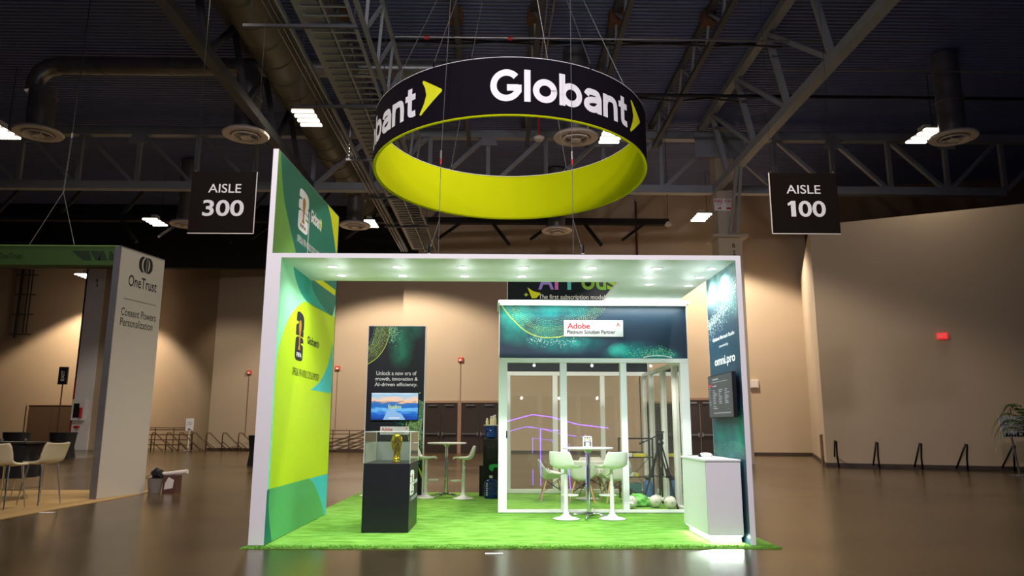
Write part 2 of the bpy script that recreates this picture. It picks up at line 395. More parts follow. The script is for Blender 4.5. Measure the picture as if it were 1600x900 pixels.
# the stacked 2 and 6 emblem with a cup in the middle, in the unit box
E2 = smoothline([(0.02, 0.92), (0.14, 1.0), (0.62, 1.0), (0.93, 0.93), (1.0, 0.80), (1.0, 0.70), (0.93, 0.645), (0.86, 0.635)], 3)+[(0.98, 0.63), (0.98, 0.51), (0.0, 0.51), (0.0, 0.69), (0.06, 0.735), (0.30, 0.765), (0.30, 0.80), (0.02, 0.80)]
E6 = smoothline([(0.86, 0.49), (0.30, 0.49), (0.06, 0.45), (0.0, 0.38), (0.0, 0.10), (0.06, 0.03), (0.24, 0.0), (0.76, 0.0), (0.95, 0.03), (1.0, 0.10), (1.0, 0.28), (0.95, 0.325), (0.72, 0.345), (0.72, 0.375), (0.99, 0.38), (0.99, 0.44), (0.95, 0.475)], 3)[:-1]
ECUP = [(0.36, 0.22), (0.64, 0.22), (0.62, 0.27), (0.55, 0.32), (0.57, 0.45), (0.62, 0.60), (0.65, 0.70), (0.64, 0.78), (0.59, 0.83), (0.5, 0.845), (0.41, 0.83), (0.36, 0.78), (0.35, 0.70), (0.38, 0.60), (0.43, 0.45), (0.45, 0.32), (0.38, 0.27)]
def emblem(fr, x0, x1, y0, y1, ink, contra, parent, cup=True):
    S = lambda pts: [(x0+(x1-x0)*x, y0+(y1-y0)*y) for x, y in pts]
    b = NB(); poly(b, fr, S(E2), 0, 0.003); poly(b, fr, S(E6), 0, 0.003); obj('emblem_numerals', b, ink, parent)
    if cup:
        b = NB(); poly(b, fr, S(ECUP), 0, 0.0045); obj('emblem_cup', b, M['cup_ink'], parent)
    put_text('emblem_lettering', 'FIFA', fr, x0+(x1-x0)*0.2, x0+(x1-x0)*0.82, y0+(y1-y0)*0.075, y0+(y1-y0)*0.165, contra, parent, 0.02, 0.0055)
M['cup_ink'] = mat('printed_gold_ink', (176, 122, 40), 0.5, noise=0.25, scale=30)

# ================================================================== THE SETTING
b = NB(); box(b, -62, 45, -24, 56, -0.2, 0); struct('floor', b, M['floor'])
# corrugated deck: ribs run across the hall
b = NB(); y = -20.0; pitch = 0.205; pr_ = []
while y < 51.5:
    for dy, dz in ((0, 0), (0.07, 0), (0.095, 0.055), (0.18, 0.055)): pr_.append((y+dy, 14.2+dz))
    y += pitch
va = [b.verts.new((-62, p, z)) for p, z in pr_]; vb = [b.verts.new((45, p, z)) for p, z in pr_]
for i in range(len(pr_)-1): b.faces.new((va[i], vb[i], vb[i+1], va[i+1]))
struct('ceiling', b, M['deck'], recalc=False)
def wall(name, p, q, z0, z1, m, th=0.25, extra=()):
    """a wall standing on the line p-q (its face towards the camera is the line itself)"""
    p = Vector((p[0], p[1], 0)); q = Vector((q[0], q[1], 0)); d = (q-p).normalized(); n = Vector((-d.y, d.x, 0))
    b = NB(); v = [b.verts.new(k) for k in (p+Vector((0, 0, z0)), q+Vector((0, 0, z0)), q+n*th+Vector((0, 0, z0)), p+n*th+Vector((0, 0, z0)),
        p+Vector((0, 0, z1)), q+Vector((0, 0, z1)), q+n*th+Vector((0, 0, z1)), p+n*th+Vector((0, 0, z1)))]
    for f in ((0, 1, 5, 4), (1, 2, 6, 5), (2, 3, 7, 6), (3, 0, 4, 7), (4, 5, 6, 7), (3, 2, 1, 0)): b.faces.new([v[i] for i in f])
    return struct(name, b, m)
WL = (-17.26, 45.1); WR = (16.05, 38.6)
wall('wall_back', WL, WR, 0, 14.2, M['wall'])
BDv = (Vector(WR)-Vector(WL)).normalized(); BNv = Vector((BDv.y, -BDv.x)); _a = Vector(WL)+BDv*12.0+BNv*0.45; _b = Vector(WR)+BNv*0.45+BDv*0.3
wall('wall_back_right', _a, _b, 0, 14.2, M['wall'], 0.45)
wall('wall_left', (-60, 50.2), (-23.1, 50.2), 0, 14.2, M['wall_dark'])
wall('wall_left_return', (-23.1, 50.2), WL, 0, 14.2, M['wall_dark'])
wall('wall_right_return', WR, (11.9, 27.4), 0, 9.05, M['wall'])
wall('wall_right', (11.9, 27.4), (40, 13.7), 0, 9.05, M['wall'])
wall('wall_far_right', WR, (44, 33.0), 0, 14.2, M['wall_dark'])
def baseb(name, p, q):
    p = Vector((p[0], p[1], 0)); q = Vector((q[0], q[1], 0)); d = (q-p).normalized(); n = Vector((-d.y, d.x, 0))
    b = NB(); bar(b, p-n*0.012+Vector((0, 0, 0.08)), q-n*0.012+Vector((0, 0, 0.08)), 0.022, 0.16); struct(name, b, M['base'])
baseb('baseboard_back', WL, _a); baseb('baseboard_back_right', _a, _b); baseb('baseboard_right', (11.9, 27.4), (40, 13.7)); baseb('baseboard_right_return', WR, (11.9, 27.4)); baseb('baseboard_left', (-60, 50.2), (-23.1, 50.2))
# wall-panel joint strips (thin dark verticals on the back wall)
BD = (Vector((WR[0], WR[1], 0))-Vector((WL[0], WL[1], 0))).normalized(); BN = Vector((BD.y, -BD.x, 0))  # towards the camera
def back_pt(u, v=600):
    d = ray(u, v); p0 = Vector((WL[0], WL[1], 0))+BN*(0.45 if u > 642 else 0); t = ((p0-EYE).dot(BN))/d.dot(BN); return EYE+d*t
for k, u in enumerate((527, 995)):
    p = back_pt(u, 430); b = NB(); bar(b, Vector((p.x, p.y, 0.2))+BN*0.01, Vector((p.x, p.y, 14))+BN*0.01, 0.06, 0.03); struct('trim_%d' % (k+1), b, M['door'])
# dark bulkhead hanging in front of the left part of the back wall
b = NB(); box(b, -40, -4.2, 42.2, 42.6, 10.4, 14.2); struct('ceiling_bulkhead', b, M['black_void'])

# double doors in the back wall
DFR = Fr(Vector((WL[0], WL[1], 0))+BN*0.45, BD, (0, 0, 1))
def double_door(n, u0, u1, z1, label_side):
    a = DFR.uv(back_pt(u0, 650))[0]; c = DFR.uv(back_pt(u1, 650))[0]
    b = NB(); poly(b, DFR, [(a-0.12, 0), (a, 0), (a, z1), (c, z1), (c, 0), (c+0.12, 0), (c+0.12, z1+0.12), (a-0.12, z1+0.12)], 0, 0.08)
    fr = struct('door_%d' % n, b, M['door_frame']); ORG[fr.name] = Vector((0, 0, 0))
    mid = (a+c)/2
    for s0, s1, hx in ((a, mid-0.01, mid-0.1), (mid+0.01, c, mid+0.1)):
        b = NB(); poly(b, DFR, [(s0, 0.01), (s1, 0.01), (s1, z1), (s0, z1)], 0.005, 0.05); lf = obj('door_leaf', b, M['door'], fr)
        b = NB(); p = DFR.P(s0+0.08, 1.03, 0.10); q = DFR.P(s1-0.08, 1.03, 0.10); bar(b, p, q, 0.05, 0.06); obj('panic_bar', b, M['galv'], lf)
        b = NB(); p = DFR.P(hx-0.04, 1.03, 0.11); q = DFR.P(hx+0.04, 1.03, 0.11); bar(b, p, q, 0.08, 0.2); obj('latch_box', b, M['galv'], lf)
        b = NB(); p = DFR.P((s0+s1)/2-0.25, z1-0.14, 0.08); q = DFR.P((s0+s1)/2+0.25, z1-0.14, 0.08); bar(b, p, q, 0.06, 0.06); obj('door_closer', b, M['galv'], lf)
double_door(1, 664, 715.5, 2.72, '')
double_door(2, 721, 779, 2.72, '')
double_door(3, 1070, 1118, 2.82, '')
b = NB(); LFR = Fr((-60, 50.2, 0), (1, 0, 0), (0, 0, 1))
a0 = LFR.uv(at_y(44, 650, 50.2))[0]; a1 = LFR.uv(at_y(117, 650, 50.2))[0]
poly(b, LFR, [(a0-0.1, 0), (a0, 0), (a0, 2.75), (a1, 2.75), (a1, 0), (a1+0.1, 0), (a1+0.1, 2.87), (a0-0.1, 2.87)], 0, 0.08)
fr = struct('door_4', b, M['door_frame']); ORG[fr.name] = Vector((0, 0, 0))
for s0, s1 in ((a0, (a0+a1)/2-0.01), ((a0+a1)/2+0.01, a1)):
    b = NB(); poly(b, LFR, [(s0, 0.01), (s1, 0.01), (s1, 2.75), (s0, 2.75)], 0.005, 0.05); obj('door_leaf', b, mat('brown_door', (74, 54, 36), 0.5), fr)

# wall furniture: fire alarms with conduits, exit signs, junction box
def alarm(u, v, lab):
    p = back_pt(u, v); t = thing('fire_alarm', lab, 'alarm', p)
    b = NB(); bar(b, p+BN*0.01-BD*0.16, p+BN*0.01+BD*0.16, 0.02, 0.0); b.free()
    b = NB(); f = Fr(p, BD, (0, 0, 1)); poly(b, f, [(-0.15, -0.13), (0.15, -0.13), (0.15, 0.13), (-0.15, 0.13)], 0.0, 0.1); obj('alarm_body', b, mat('faded_red_enamel', (206, 84, 70), 0.5), t, bevel=0.02)
    b = NB(); poly(b, f, [(-0.06, -0.08), (0.06, -0.08), (0.06, 0.02), (-0.06, 0.02)], 0.1, 0.13); obj('strobe', b, M['white_plastic'], t)
    cyl('conduit', M['rail'], t, f.P(0, -0.13, 0.03), f.P(0, -p.z+0.9, 0.03), 0.011, 6)
alarm(390, 582, 'small red fire alarm on tan wall just left of the white booth post')
alarm(528, 575, 'small red fire alarm on tan wall between lime booth wall and dark totem')
alarm(720, 562, 'small red fire alarm on tan wall above the pair of dark double doors')
RD = (Vector((40, 13.7, 0))-Vector((11.9, 27.4, 0))).normalized(); RN = Vector((RD.y, -RD.x, 0)); RFR = Fr((11.9, 27.4, 0), RD, (0, 0, 1))
def right_pt(u, v):
    d = ray(u, v); t = (Vector((11.9, 27.4, 0))-EYE).dot(RN)/d.dot(RN); return EYE+d*t
p = right_pt(1472, 525); t = thing('exit_sign', 'small red lit exit sign alone on the bare right wall', 'sign', p); f = Fr(p, RD, (0, 0, 1))
b = NB(); poly(b, f, [(-0.16, -0.1), (0.16, -0.1), (0.16, 0.1), (-0.16, 0.1)], 0, 0.06); obj('sign_case', b, M['exit'], t)
put_text('lettering', 'EXIT', f, -0.11, 0.11, -0.06, 0.06, M['ink_white'], t, 0.01, 0.063)
p = back_pt(1178, 600); t = thing('junction_box', 'pale square wall box right of the booth side panel', 'box', p); f = Fr(p, BD, (0, 0, 1))
b = NB(); poly(b, f, [(-0.22, -0.22), (0.22, -0.22), (0.22, 0.22), (-0.22, 0.22)], 0, 0.12); obj('box_body', b, M['vent'], t, bevel=0.01)
b = NB(); poly(b, f, [(-0.17, -0.17), (0.17, -0.17), (0.17, 0.17), (-0.17, 0.17)], 0.12, 0.135); obj('cover_plate', b, M['vent'], t)
p = at_y(99, 587, 47.6); t = thing('hanging_exit_sign', 'black sideways exit sign hanging before the lit left wall', 'sign', p); f = Fr(p, (1, 0, 0), (0, 0, 1))
b = NB(); poly(b, f, [(-0.28, -0.55), (0.28, -0.55), (0.28, 0.55), (-0.28, 0.55)], -0.06, 0.06); obj('sign_case', b, M['black_lam'], t)
f2 = Fr(p, (0, 0, 1), (-1, 0, 0)); b = NB()
vs, fs, asp = letters('EXIT', 0.01); V = [b.verts.new(f2.P(-0.32+0.64*x, -0.1+0.2*yy, 0.063)) for x, yy in vs]
for q in fs: b.faces.new([V[i] for i in q])
obj('lettering', b, M['ink_white'], t, recalc=False)
cyl('sign_post', M['rail'], t, p+Vector((0, 0.03, -0.55)), Vector((p.x, p.y+0.03, 0)), 0.04, 8)

# stand-off pipe rack on the lit left wall
p0 = at_y(36, 421, 49.9); p1 = at_y(19, 528, 49.9); t = thing('wall_pipe_rack', 'dark vertical pipes on brackets at the lit left wall', 'pipes', p1)
for dx in (0, 0.5, 0.72): cyl('pipe', M['black_metal'], t, (p0.x+dx, p0.y, p0.z), (p0.x+dx, p0.y, p1.z+(0.3 if dx else 0)), 0.09 if dx == 0 else 0.04, 8)
for k in range(4): quad_bar('bracket', M['black_metal'], t, (p0.x-0.3, p0.y-0.06, p0.z-0.4-k*1.35), (p0.x+1.1, p0.y-0.06, p0.z-0.4-k*1.35), 0.07)

# ================================================================== ROOF STEEL
# columns
def column(name, lab, x, y, wd, z1, m, capz=None):
    t = thing(name, lab, 'column', (x, y, 0)); bx('shaft', m, t, x-wd/2, x+wd/2, y-wd/2, y+wd/2, 0, z1); return t
t = column('column', 'cream column rising behind the booth with fire labels and letter plate', 9.45, 30, 0.78, 14.0, M['col'])
bx('casing', mat('cream_casing', (196, 182, 160), 0.7), t, 9.0, 9.98, 29.5, 30.45, 0, 9.1)
bx('cap_plate', M['col'], t, 8.75, 10.2, 29.3, 30.6, 9.1, 9.22)
f = Fr((9.62, 29.49, 8.62), (1, 0, 0), (0, 0, 1))
put_text('letter', 'B', f, -0.06, 0.06, 0.06, 0.24, M['ink_black'], t, 0.01, 0.004); put_text('number', '2', f, -0.06, 0.06, -0.24, -0.06, M['ink_black'], t, 0.01, 0.004)
f = Fr((9.35, 29.6, 10.55), (1, 0, 0), (0, 0, 1))
b = NB(); poly(b, f, [(-0.42, -0.26), (0.42, -0.26), (0.42, 0.26), (-0.42, 0.26)], -0.03, 0.01); obj('fire_label', b, M['ink_white'], t)
put_text('lettering', 'FIRE', f, 0.04, 0.38, 0.06, 0.22, M['ink_red'], t, 0.015, 0.014); put_text('lettering', 'FIRE', f, -0.4, -0.06, 0.06, 0.22, M['ink_red'], t, 0.015, 0.014)
put_text('lettering', 'HOSE', f, -0.36, -0.14, -0.04, 0.03, M['ink_red'], t, 0, 0.014); put_text('lettering', 'HOSE', f, 0.12, 0.34, -0.04, 0.03, M['ink_red'], t, 0, 0.014)
b = NB(); poly(b, f, [(-0.34, -0.17), (-0.14, -0.1), (-0.14, -0.2)], 0.01, 0.014); poly(b, f, [(0.08, -0.2), (0.34, -0.2), (0.34, -0.12), (0.08, -0.12)], 0.01, 0.014); obj('marks', b, M['ink_red'], t)
t = column('column', 'pale column with red standpipe behind the left sign tower', -25.3, 46.5, 1.05, 14.0, M['white'])
bx('side_casing', M['wall'], t, -24.77, -24.3, 46.1, 46.9, 0, 14.0)
f = Fr((-25.2, 45.97, 10.2), (1, 0, 0), (0, 0, 1)); b = NB(); poly(b, f, [(-0.2, -0.35), (0.2, -0.35), (0.2, 0.35), (-0.2, 0.35)], 0, 0.02); obj('letter_plate', b, M['ink_white'], t)
put_text('letter', 'B', f, -0.08, 0.08, 0.04, 0.26, M['ink_black'], t, 0.01, 0.024); put_text('number', '3', f, -0.08, 0.08, -0.26, -0.04, M['ink_black'], t, 0.01, 0.024)
t = thing('standpipe', 'red fire standpipe on the pale column at left', 'pipe', (-25.95, 46.2, 0))
cyl('riser', M['red'], t, (-25.95, 46.2, 0), (-25.95, 46.2, 4.2), 0.1, 10); cyl('upper_pipe', M['black_metal'], t, (-25.95, 46.2, 4.2), (-25.95, 46.2, 12), 0.09, 10)
cyl('outlet', M['red'], t, (-25.95, 46.2, 1.35), (-25.3, 45.8, 1.35), 0.08, 8)
t = thing('extinguisher_cabinet', 'white fire extinguisher cabinet on the pale column at left', 'cabinet', (-25.55, 45.9, 2.2))
bx('cabinet_body', M['white'], t, -25.8, -25.05, 45.75, 45.96, 1.75, 3.0); bx('window', M['black_lam'], t, -25.68, -25.35, 45.73, 45.75, 1.9, 2.75); cyl('extinguisher', M['red'], t, (-25.22, 45.7, 1.9), (-25.22, 45.7, 2.5), 0.09)

# cross girder over the columns
t = thing('roof_girder', 'long grey steel girder crossing the hall above the booth', 'girder', (0, 30, 11.3))
quad_bar('bottom_chord', M['steel'], t, (-60, 30, 11.3), (21.5, 30, 11.3), 0.34, 0.34)
quad_bar('top_chord', M['steel'], t, (-60, 30, 13.7), (36, 30, 13.7), 0.34, 0.34)
step = 17.2/7; x = -25.1-7*step; k = 0
while x < 27:
    if abs(x-9.3) > 0.5: quad_bar('upright', M['steel'], t, (x, 30, 11.4), (x, 30, 13.6), 0.17, 0.17)
    xn = x+step; down = (x < -8) or (9 < x < 19)
    quad_bar('diagonal', M['steel'], t, (x+0.15, 30.05, 13.55 if down else 11.45), (xn-0.15, 30.05, 11.45 if down else 13.55), 0.18, 0.15)
    x = xn; k += 1
for k in range(11):   # gusset plates, the one at the column large
    xx = -25.1+k*step*2; decal('gusset_plate', Fr((xx, 29.82, 13.5), (1, 0, 0), (0, 0, 1)), [(-0.4, -0.35), (0.4, -0.35), (0.25, 0.1), (-0.25, 0.1)], M['steel'], t, 25)
decal('gusset_plate', Fr((9.4, 29.53, 13.3), (1, 0, 0), (0, 0, 1)), [(-1.2, -0.7), (0.9, -0.7), (0.9, 0.4), (-1.2, 0.4)], M['steel'], t, 25)
# lengthwise trusses
def long_truss(X, lab, m, step=3.15, y0=3.0):
    t = thing('roof_truss', lab, 'truss', (X, 15, 11.3))
    quad_bar('bottom_chord', m, t, (X, y0-14, 11.3), (X, 29.8, 11.3), 0.30, 0.30)
    quad_bar('top_chord', m, t, (X-0.55, y0-14, 13.95), (X-0.55, 29.8, 13.95), 0.28, 0.28)
    y = 29.2-step*0.35; k = 0
    while y > y0:
        quad_bar('upright', m, t, (X-0.02, y, 11.4), (X-0.53, y, 13.85), 0.17, 0.17)
        quad_bar('diagonal', m, t, (X-0.5, y-0.1, 13.8), (X-0.02, y-step+0.15, 11.45) if k % 1 == 0 and X > 0 else (X-0.02, y-step+0.15, 11.45), 0.17, 0.14)
        y -= step; k += 1
    return t
long_truss(9.1, 'heavy grey roof truss running back to the cream column at right', M['steel'])
long_truss(-7.95, 'grey roof truss running back above the left aisle sign', M['steel_dark'])
long_truss(-21.05, 'far left roof truss with long sloping chord above the left stand', M['steel_dark'])
t = long_truss(26.4, 'dark roof truss at the far right edge', M['steel_dark'])
for ch in t.children: pass
t = thing('knee_brace', 'pair of slim steel braces from column cap up to the heavy truss', 'brace', (9.3, 29.4, 9.2))
quad_bar('brace_bar', M['steel'], t, (9.45, 29.35, 9.22), (9.0, 26.7, 11.2), 0.12); quad_bar('brace_bar', M['steel'], t, (9.75, 29.35, 9.22), (9.15, 26.7, 11.2), 0.12)
# joists under the deck
JX = [-4.9, -1.32, 1.12, 3.66, 6.55]
LJ = ['roof joist over the cable tray, leftmost of the slim joists', 'roof joist just right of the cable tray', 'roof joist above the middle of the hanging ring', 'roof joist above the lettered right half of the ring', 'roof joist between the ring and the heavy right truss']
for X, lab in zip(JX, LJ):
    t = thing('roof_joist', lab, 'joist', (X, 15, 13.2))
    quad_bar('bottom_chord', M['steel_dark'], t, (X, -8, 13.2), (X, 29.9, 13.2), 0.16, 0.16)
    quad_bar('top_chord', M['steel_dark'], t, (X-0.12, -8, 14.05), (X-0.12, 29.9, 14.05), 0.2, 0.16)
    y = 29.0; k = 0
    while y > 12:
        quad_bar('web_bar', M['steel'], t, (X, y, 13.2), (X-0.1, y-0.9, 14.0), 0.07); quad_bar('web_bar', M['steel'], t, (X-0.1, y-0.9, 14.0), (X, y-1.8, 13.2), 0.07)
        y -= 1.8
    bx('bearing_pad', mat('rusty_plate', (110, 72, 48), 0.7), t, X-0.3, X+0.12, 20.9, 21.3, 13.75, 14.15)
# thin cross bracing between joists
t = thing('joist_bridging', 'thin crossed bracing rods between the roof joists', 'bracing', (0, 22, 13.6))
xs = [-4.9, -1.32, 1.12, 3.66, 6.55, 8.9]
for y in (17.5, 21.5, 25.5):
    for a, c in zip(xs, xs[1:]):
        quad_bar('rod', M['black_metal'], t, (a, y, 13.25), (c, y+1.2, 14.05), 0.05); quad_bar('rod', M['black_metal'], t, (a, y+1.2, 14.05), (c, y, 13.25), 0.05)
# the dark roof beyond the girder: second girder
t = thing('roof_girder', 'dark far girder seen beneath the main girder', 'girder', (0, 37.5, 12.2))
quad_bar('bottom_chord', M['black_void'], t, (-40, 38.2, 12.2), (9, 38.2, 12.2), 0.4, 0.3)
x = -20
while x < 9:
    quad_bar('strut', M['black_void'], t, (x, 38.2, 12.1), (x+0.9, 38.2, 10.9), 0.16); quad_bar('strut', M['black_void'], t, (x+3.2, 38.2, 12.1), (x+2.0, 38.2, 11.2), 0.14); x += 4.9
for k in range(9):
    quad_bar('strut', M['steel_dark'], t, (-30+k*3.3, 38.2, 12.3), (-28.6+k*3.3, 38.2, 14.1), 0.16)
# ducts
t = thing('main_duct', 'big dull round air duct running back beside the cable tray', 'duct', (-7.1, 20, 12.95))
b = NB(); tube(b, [(-7.0, 8, 12.95), (-7.2, 40, 12.95)], 0.64, 28); obj('duct_body', b, M['duct_olive'], t, smooth=True)
for k in range(26):
    b = NB(); y = 10+k*1.15; tube(b, [(-7.0-0.00625*(y-8), y, 12.95), (-7.0-0.00625*(y-8), y+0.05, 12.95)], 0.665, 28); obj('seam_ring', b, M['duct_olive'], t, smooth=True)
t = thing('cross_duct', 'shiny round duct crossing the roof with elbow at far left', 'duct', (-8, 23.5, 13.38))
b = NB(); tube(b, [(-14.9, 23.5, 13.38), (-1.6, 23.5, 13.38)], 0.30, 24); obj('duct_body', b, M['galv'], t, smooth=True)
b = NB(); tube(b, [(-14.9, 23.5, 13.38), (-15.25, 23.5, 13.3), (-15.5, 23.5, 13.1), (-15.62, 23.5, 12.8), (-15.65, 23.5, 12.4)], 0.30, 24); obj('elbow', b, M['galv'], t, smooth=True)
for X in (-13.4, -11.2, -9.4, -7.6, -4.2, -2.6):
    b = NB(); tube(b, [(X, 23.5, 13.38), (X+0.06, 23.5, 13.38)], 0.325, 24); obj('seam_ring', b, M['galv'], t, smooth=True)
# round ceiling vents on their drops
def vent(X, Y, Z, lab, top, hasdrop=True):
    t = thing('ceiling_vent', lab, 'vent', (X, Y, Z))
    b = NB(); n = 28
    lathe(b, [(0.50, Z+0.02), (0.73, Z), (0.76, Z+0.05), (0.70, Z+0.12), (0.42, Z+0.2), (0.42, Z+0.16), (0.50, Z+0.06), (0.50, Z+0.02)], X, Y, n, False); obj('outer_ring', b, M['vent'], t, smooth=True)
    b = NB(); lathe(b, [(0.40, Z-0.04), (0.46, Z-0.06), (0.46, Z-0.01), (0.36, Z+0.02), (0.40, Z-0.04)], X, Y, n, False); obj('middle_ring', b, M['vent'], t, smooth=True)
    b = NB(); lathe(b, [(0.0, Z-0.05), (0.16, Z-0.08), (0.18, Z-0.04), (0.10, Z)], X, Y, 20); obj('centre_cone', b, M['vent'], t, smooth=True)
    for k in range(4):
        a = PI/4+k*PI/2; quad_bar('spoke', M['vent'], t, (X+0.1*math.cos(a), Y+0.1*math.sin(a), Z-0.03), (X+0.47*math.cos(a), Y+0.47*math.sin(a), Z-0.03), 0.03, 0.06)
    if hasdrop:
        b = NB(); tube(b, [(X, Y, Z+0.1), (X, Y, top)], 0.42, 24); obj('drop_duct', b, M['galv'], t, smooth=True)
        b = NB(); tube(b, [(X, Y, Z+1.3), (X, Y, Z+1.36)], 0.45, 24); obj('seam_ring', b, M['galv'], t, smooth=True)
vent(-8.5, 23.5, 10.92, 'round cream vent below a shiny duct, left of the bright lamp', 13.3)
vent(-15.35, 23.5, 10.92, 'round cream vent at the far left of the roof', 12.5)
vent(2.53, 23.5, 10.93, 'round cream vent seen through the hanging ring', 14.1)
vent(15.36, 23.5, 11.05, 'round vent at far right beside a tube lamp', 14.1)
vent(2.8, 35.4, 10.9, 'small far vent just below the ring, above the booth roof', 14.1)
vent(-15.1, 34.7, 10.9, 'far vent half hidden behind the left aisle sign', 14.1)
vent(-7.0, 34.7, 10.9, 'far vent peeking out behind the tall green booth wall', 12.33)

# high-bay lamps
def high_bay(X, Y, Z, lab, power=None, rz=0.0, spot=128):
    t = thing('high_bay_lamp', lab, 'lamp', (X, Y, Z), group='high bay lamps of the hall')
    bx('housing', M['white_plastic'], t, X-0.13, X+0.13, Y-0.2, Y+0.2, Z+0.06, Z+0.34)
    bx('reflector', M['steel_dark'], t, X-0.36, X+0.36, Y-0.7, Y+0.7, Z+0.02, Z+0.06)
    for k in range(4):
        yy = Y-0.57+k*0.38; b = NB(); bar(b, (X-0.36, yy, Z-0.02), (X+0.36, yy, Z-0.02), 0.12, 0.06); obj('tube', b, M['lamp'], t)
    cyl('hanging_rod', M['black_metal'], t, (X+0.3, Y, Z+0.05), (X+0.3, Y, 14.215), 0.012, 6)
    if power is not None: lamp('high_bay_light', 'SPOT', (X, Y, Z-0.12), power, (255, 240, 218), (X, Y, 0), 0.35, spot, 0.25)
Lb = ['bright tube lamp under the big duct, left of the ring', 'tube lamp at the left edge of the roof', 'tube lamp at far right beside the round vent', 'tube lamp half hidden behind the ring', 'small far lamp left of the left aisle sign', 'small far lamp beside the tall green booth wall', 'small far lamp hanging left of the cream column', 'lamp behind the green header of the left stand']
for (X, Y, Z), lab, pw in zip([(-6.6, 23.87, 11.75), (-17.9, 25.3, 11.75), (15.27, 24.94, 11.75), (3.99, 25.2, 11.75), (-17.77, 37.2, 11.75), (-6.77, 37.2, 11.75), (10.05, 35.6, 11.75), (-26.9, 47.6, 11.0)], Lb, (1, 0.35, 0.12, 1, 0.5, 1.9, 1.6, 2.2)):
    high_bay(X, Y, Z, lab, HALL_POWER*pw, 0, (133 if Y < 40 else 116) if Y > 30 else 128)
# unseen spotlights added behind the camera, aimed at the booth to light its front
for X, k in ((-6.7, 0.8), (-1, 1.6), (4, 1.2)): lamp('added_front_spot', 'SPOT', (X, -2.0, 10.2), FRONT_SPOTS*k, (255, 246, 248), (X*0.3, 11.0, 4.6), 0.4, 84, 1.0)
# the row straight above the booth, out of the frame
for X, k in ((-6.7, 0.3), (2.6, 0.75)): lamp('booth_high_bay_light', 'SPOT', (X, 14.0, 11.7), HALL_POWER*k, (255, 240, 220), (X, 14.0, 0), 0.35, 110, 0.5)

# sprinkler pipes, electrical conduits
def pipe(lab, p, q, r, m=None, drops=()):
    t = thing('roof_pipe', lab, 'pipe', p); cyl('pipe_run', m or M['steel_dark'], t, p, q, r, 8)
    for x, red in drops:
        yy = p[1]; cyl('pipe_cap', M['red'] if red else M['galv'], t, (x, yy, p[2]-0.02), (x+0.14, yy, p[2]-0.02), r*2.2, 8)
pipe('thin pale pipe crossing under the deck above the ring', (-3.2, 20.5, 12.9), (13, 20.5, 12.9), 0.03, M['galv'], [(-2.3, True), (0.2, True)])
pipe('dark pipe crossing the roof just behind the pale pipe', (-4.2, 21.0, 12.9), (-0.9, 21.0, 12.9), 0.05)
pipe('second dark pipe crossing the roof above the ring', (-4.0, 21.9, 12.9), (-0.9, 21.9, 12.9), 0.05)
pipe('black pipe crossing the roof behind the heavy truss', (3.6, 24.3, 12.9), (20, 24.3, 12.9), 0.06, M['black_metal'])
pipe('thin galvanised pipe lying far right under the deck', (9, 22.5, 13.0), (32, 22.5, 13.0), 0.03, M['galv'])
# the rising pair of conduits above the ring
t = thing('conduit', 'pair of pale conduits hugging a joist above the ring', 'pipe', (1.3, 18, 13.0)); cyl('pipe_run', M['galv'], t, (1.28, 10, 13.05), (1.28, 24, 13.05), 0.03, 6); cyl('pipe_run', M['galv'], t, (1.62, 10, 13.05), (1.38, 24, 13.05), 0.035, 6)

# cable tray
t = thing('cable_tray', 'long ladder cable tray running back beside the ring', 'cable tray', (-4.1, 20, 10.5))
X0, X1 = -4.88, -3.38
for X in (X0, X1, -3.92): quad_bar('side_rail', M['steel'], t, (X, 9, 10.5), (X, 38, 10.5), 0.05, 0.14)
bx('solid_tray', M['steel'], t, -4.62, -4.05, 9, 38, 10.56, 10.60)
yy = 12.0
while yy < 37.6: quad_bar('rung', M['steel'], t, (X0+0.45, yy, 10.46), (X1, yy, 10.46), 0.05, 0.05); yy += 0.36
for k, dx in enumerate((0.02, 0.1, 0.17, 0.24)): cyl('cable', M['galv'] if k % 2 else M['steel_dark'], t, (X0-0.05-dx, 9, 10.45), (X0-0.05-dx, 38, 10.45), 0.022, 6)
for k, Y in enumerate((15.6, 19.9, 24.2, 28.5, 32.8)):
    quad_bar('trapeze_bar', M['steel_dark'], t, (X0-1.0 if k < 2 else X0-0.4, Y, 10.38), (X1+0.1, Y, 10.38), 0.09, 0.07)
    for X in (X0-0.85 if k < 2 else X0-0.3, X1+0.02): cyl('hanger_rod', M['galv'], t, (X, Y, 10.38), (X, Y, 14.1), 0.014, 6)
t = thing('lattice_beam', 'grey lattice beam rising beside the cable tray', 'beam', (-2.8, 18, 11.6))
for X, Z in ((-3.3, 10.9), (-3.05, 12.1)): quad_bar('chord', M['steel'], t, (X, 9, Z), (X, 27, Z), 0.1)
yy = 13.0; k = 0
while yy < 26: quad_bar('web_bar', M['steel'], t, (-3.3, yy, 10.9), (-3.05, yy+0.9, 12.1), 0.08); quad_bar('web_bar', M['steel'], t, (-3.05, yy+0.9, 12.1), (-3.3, yy+1.8, 10.9), 0.08); yy += 1.8
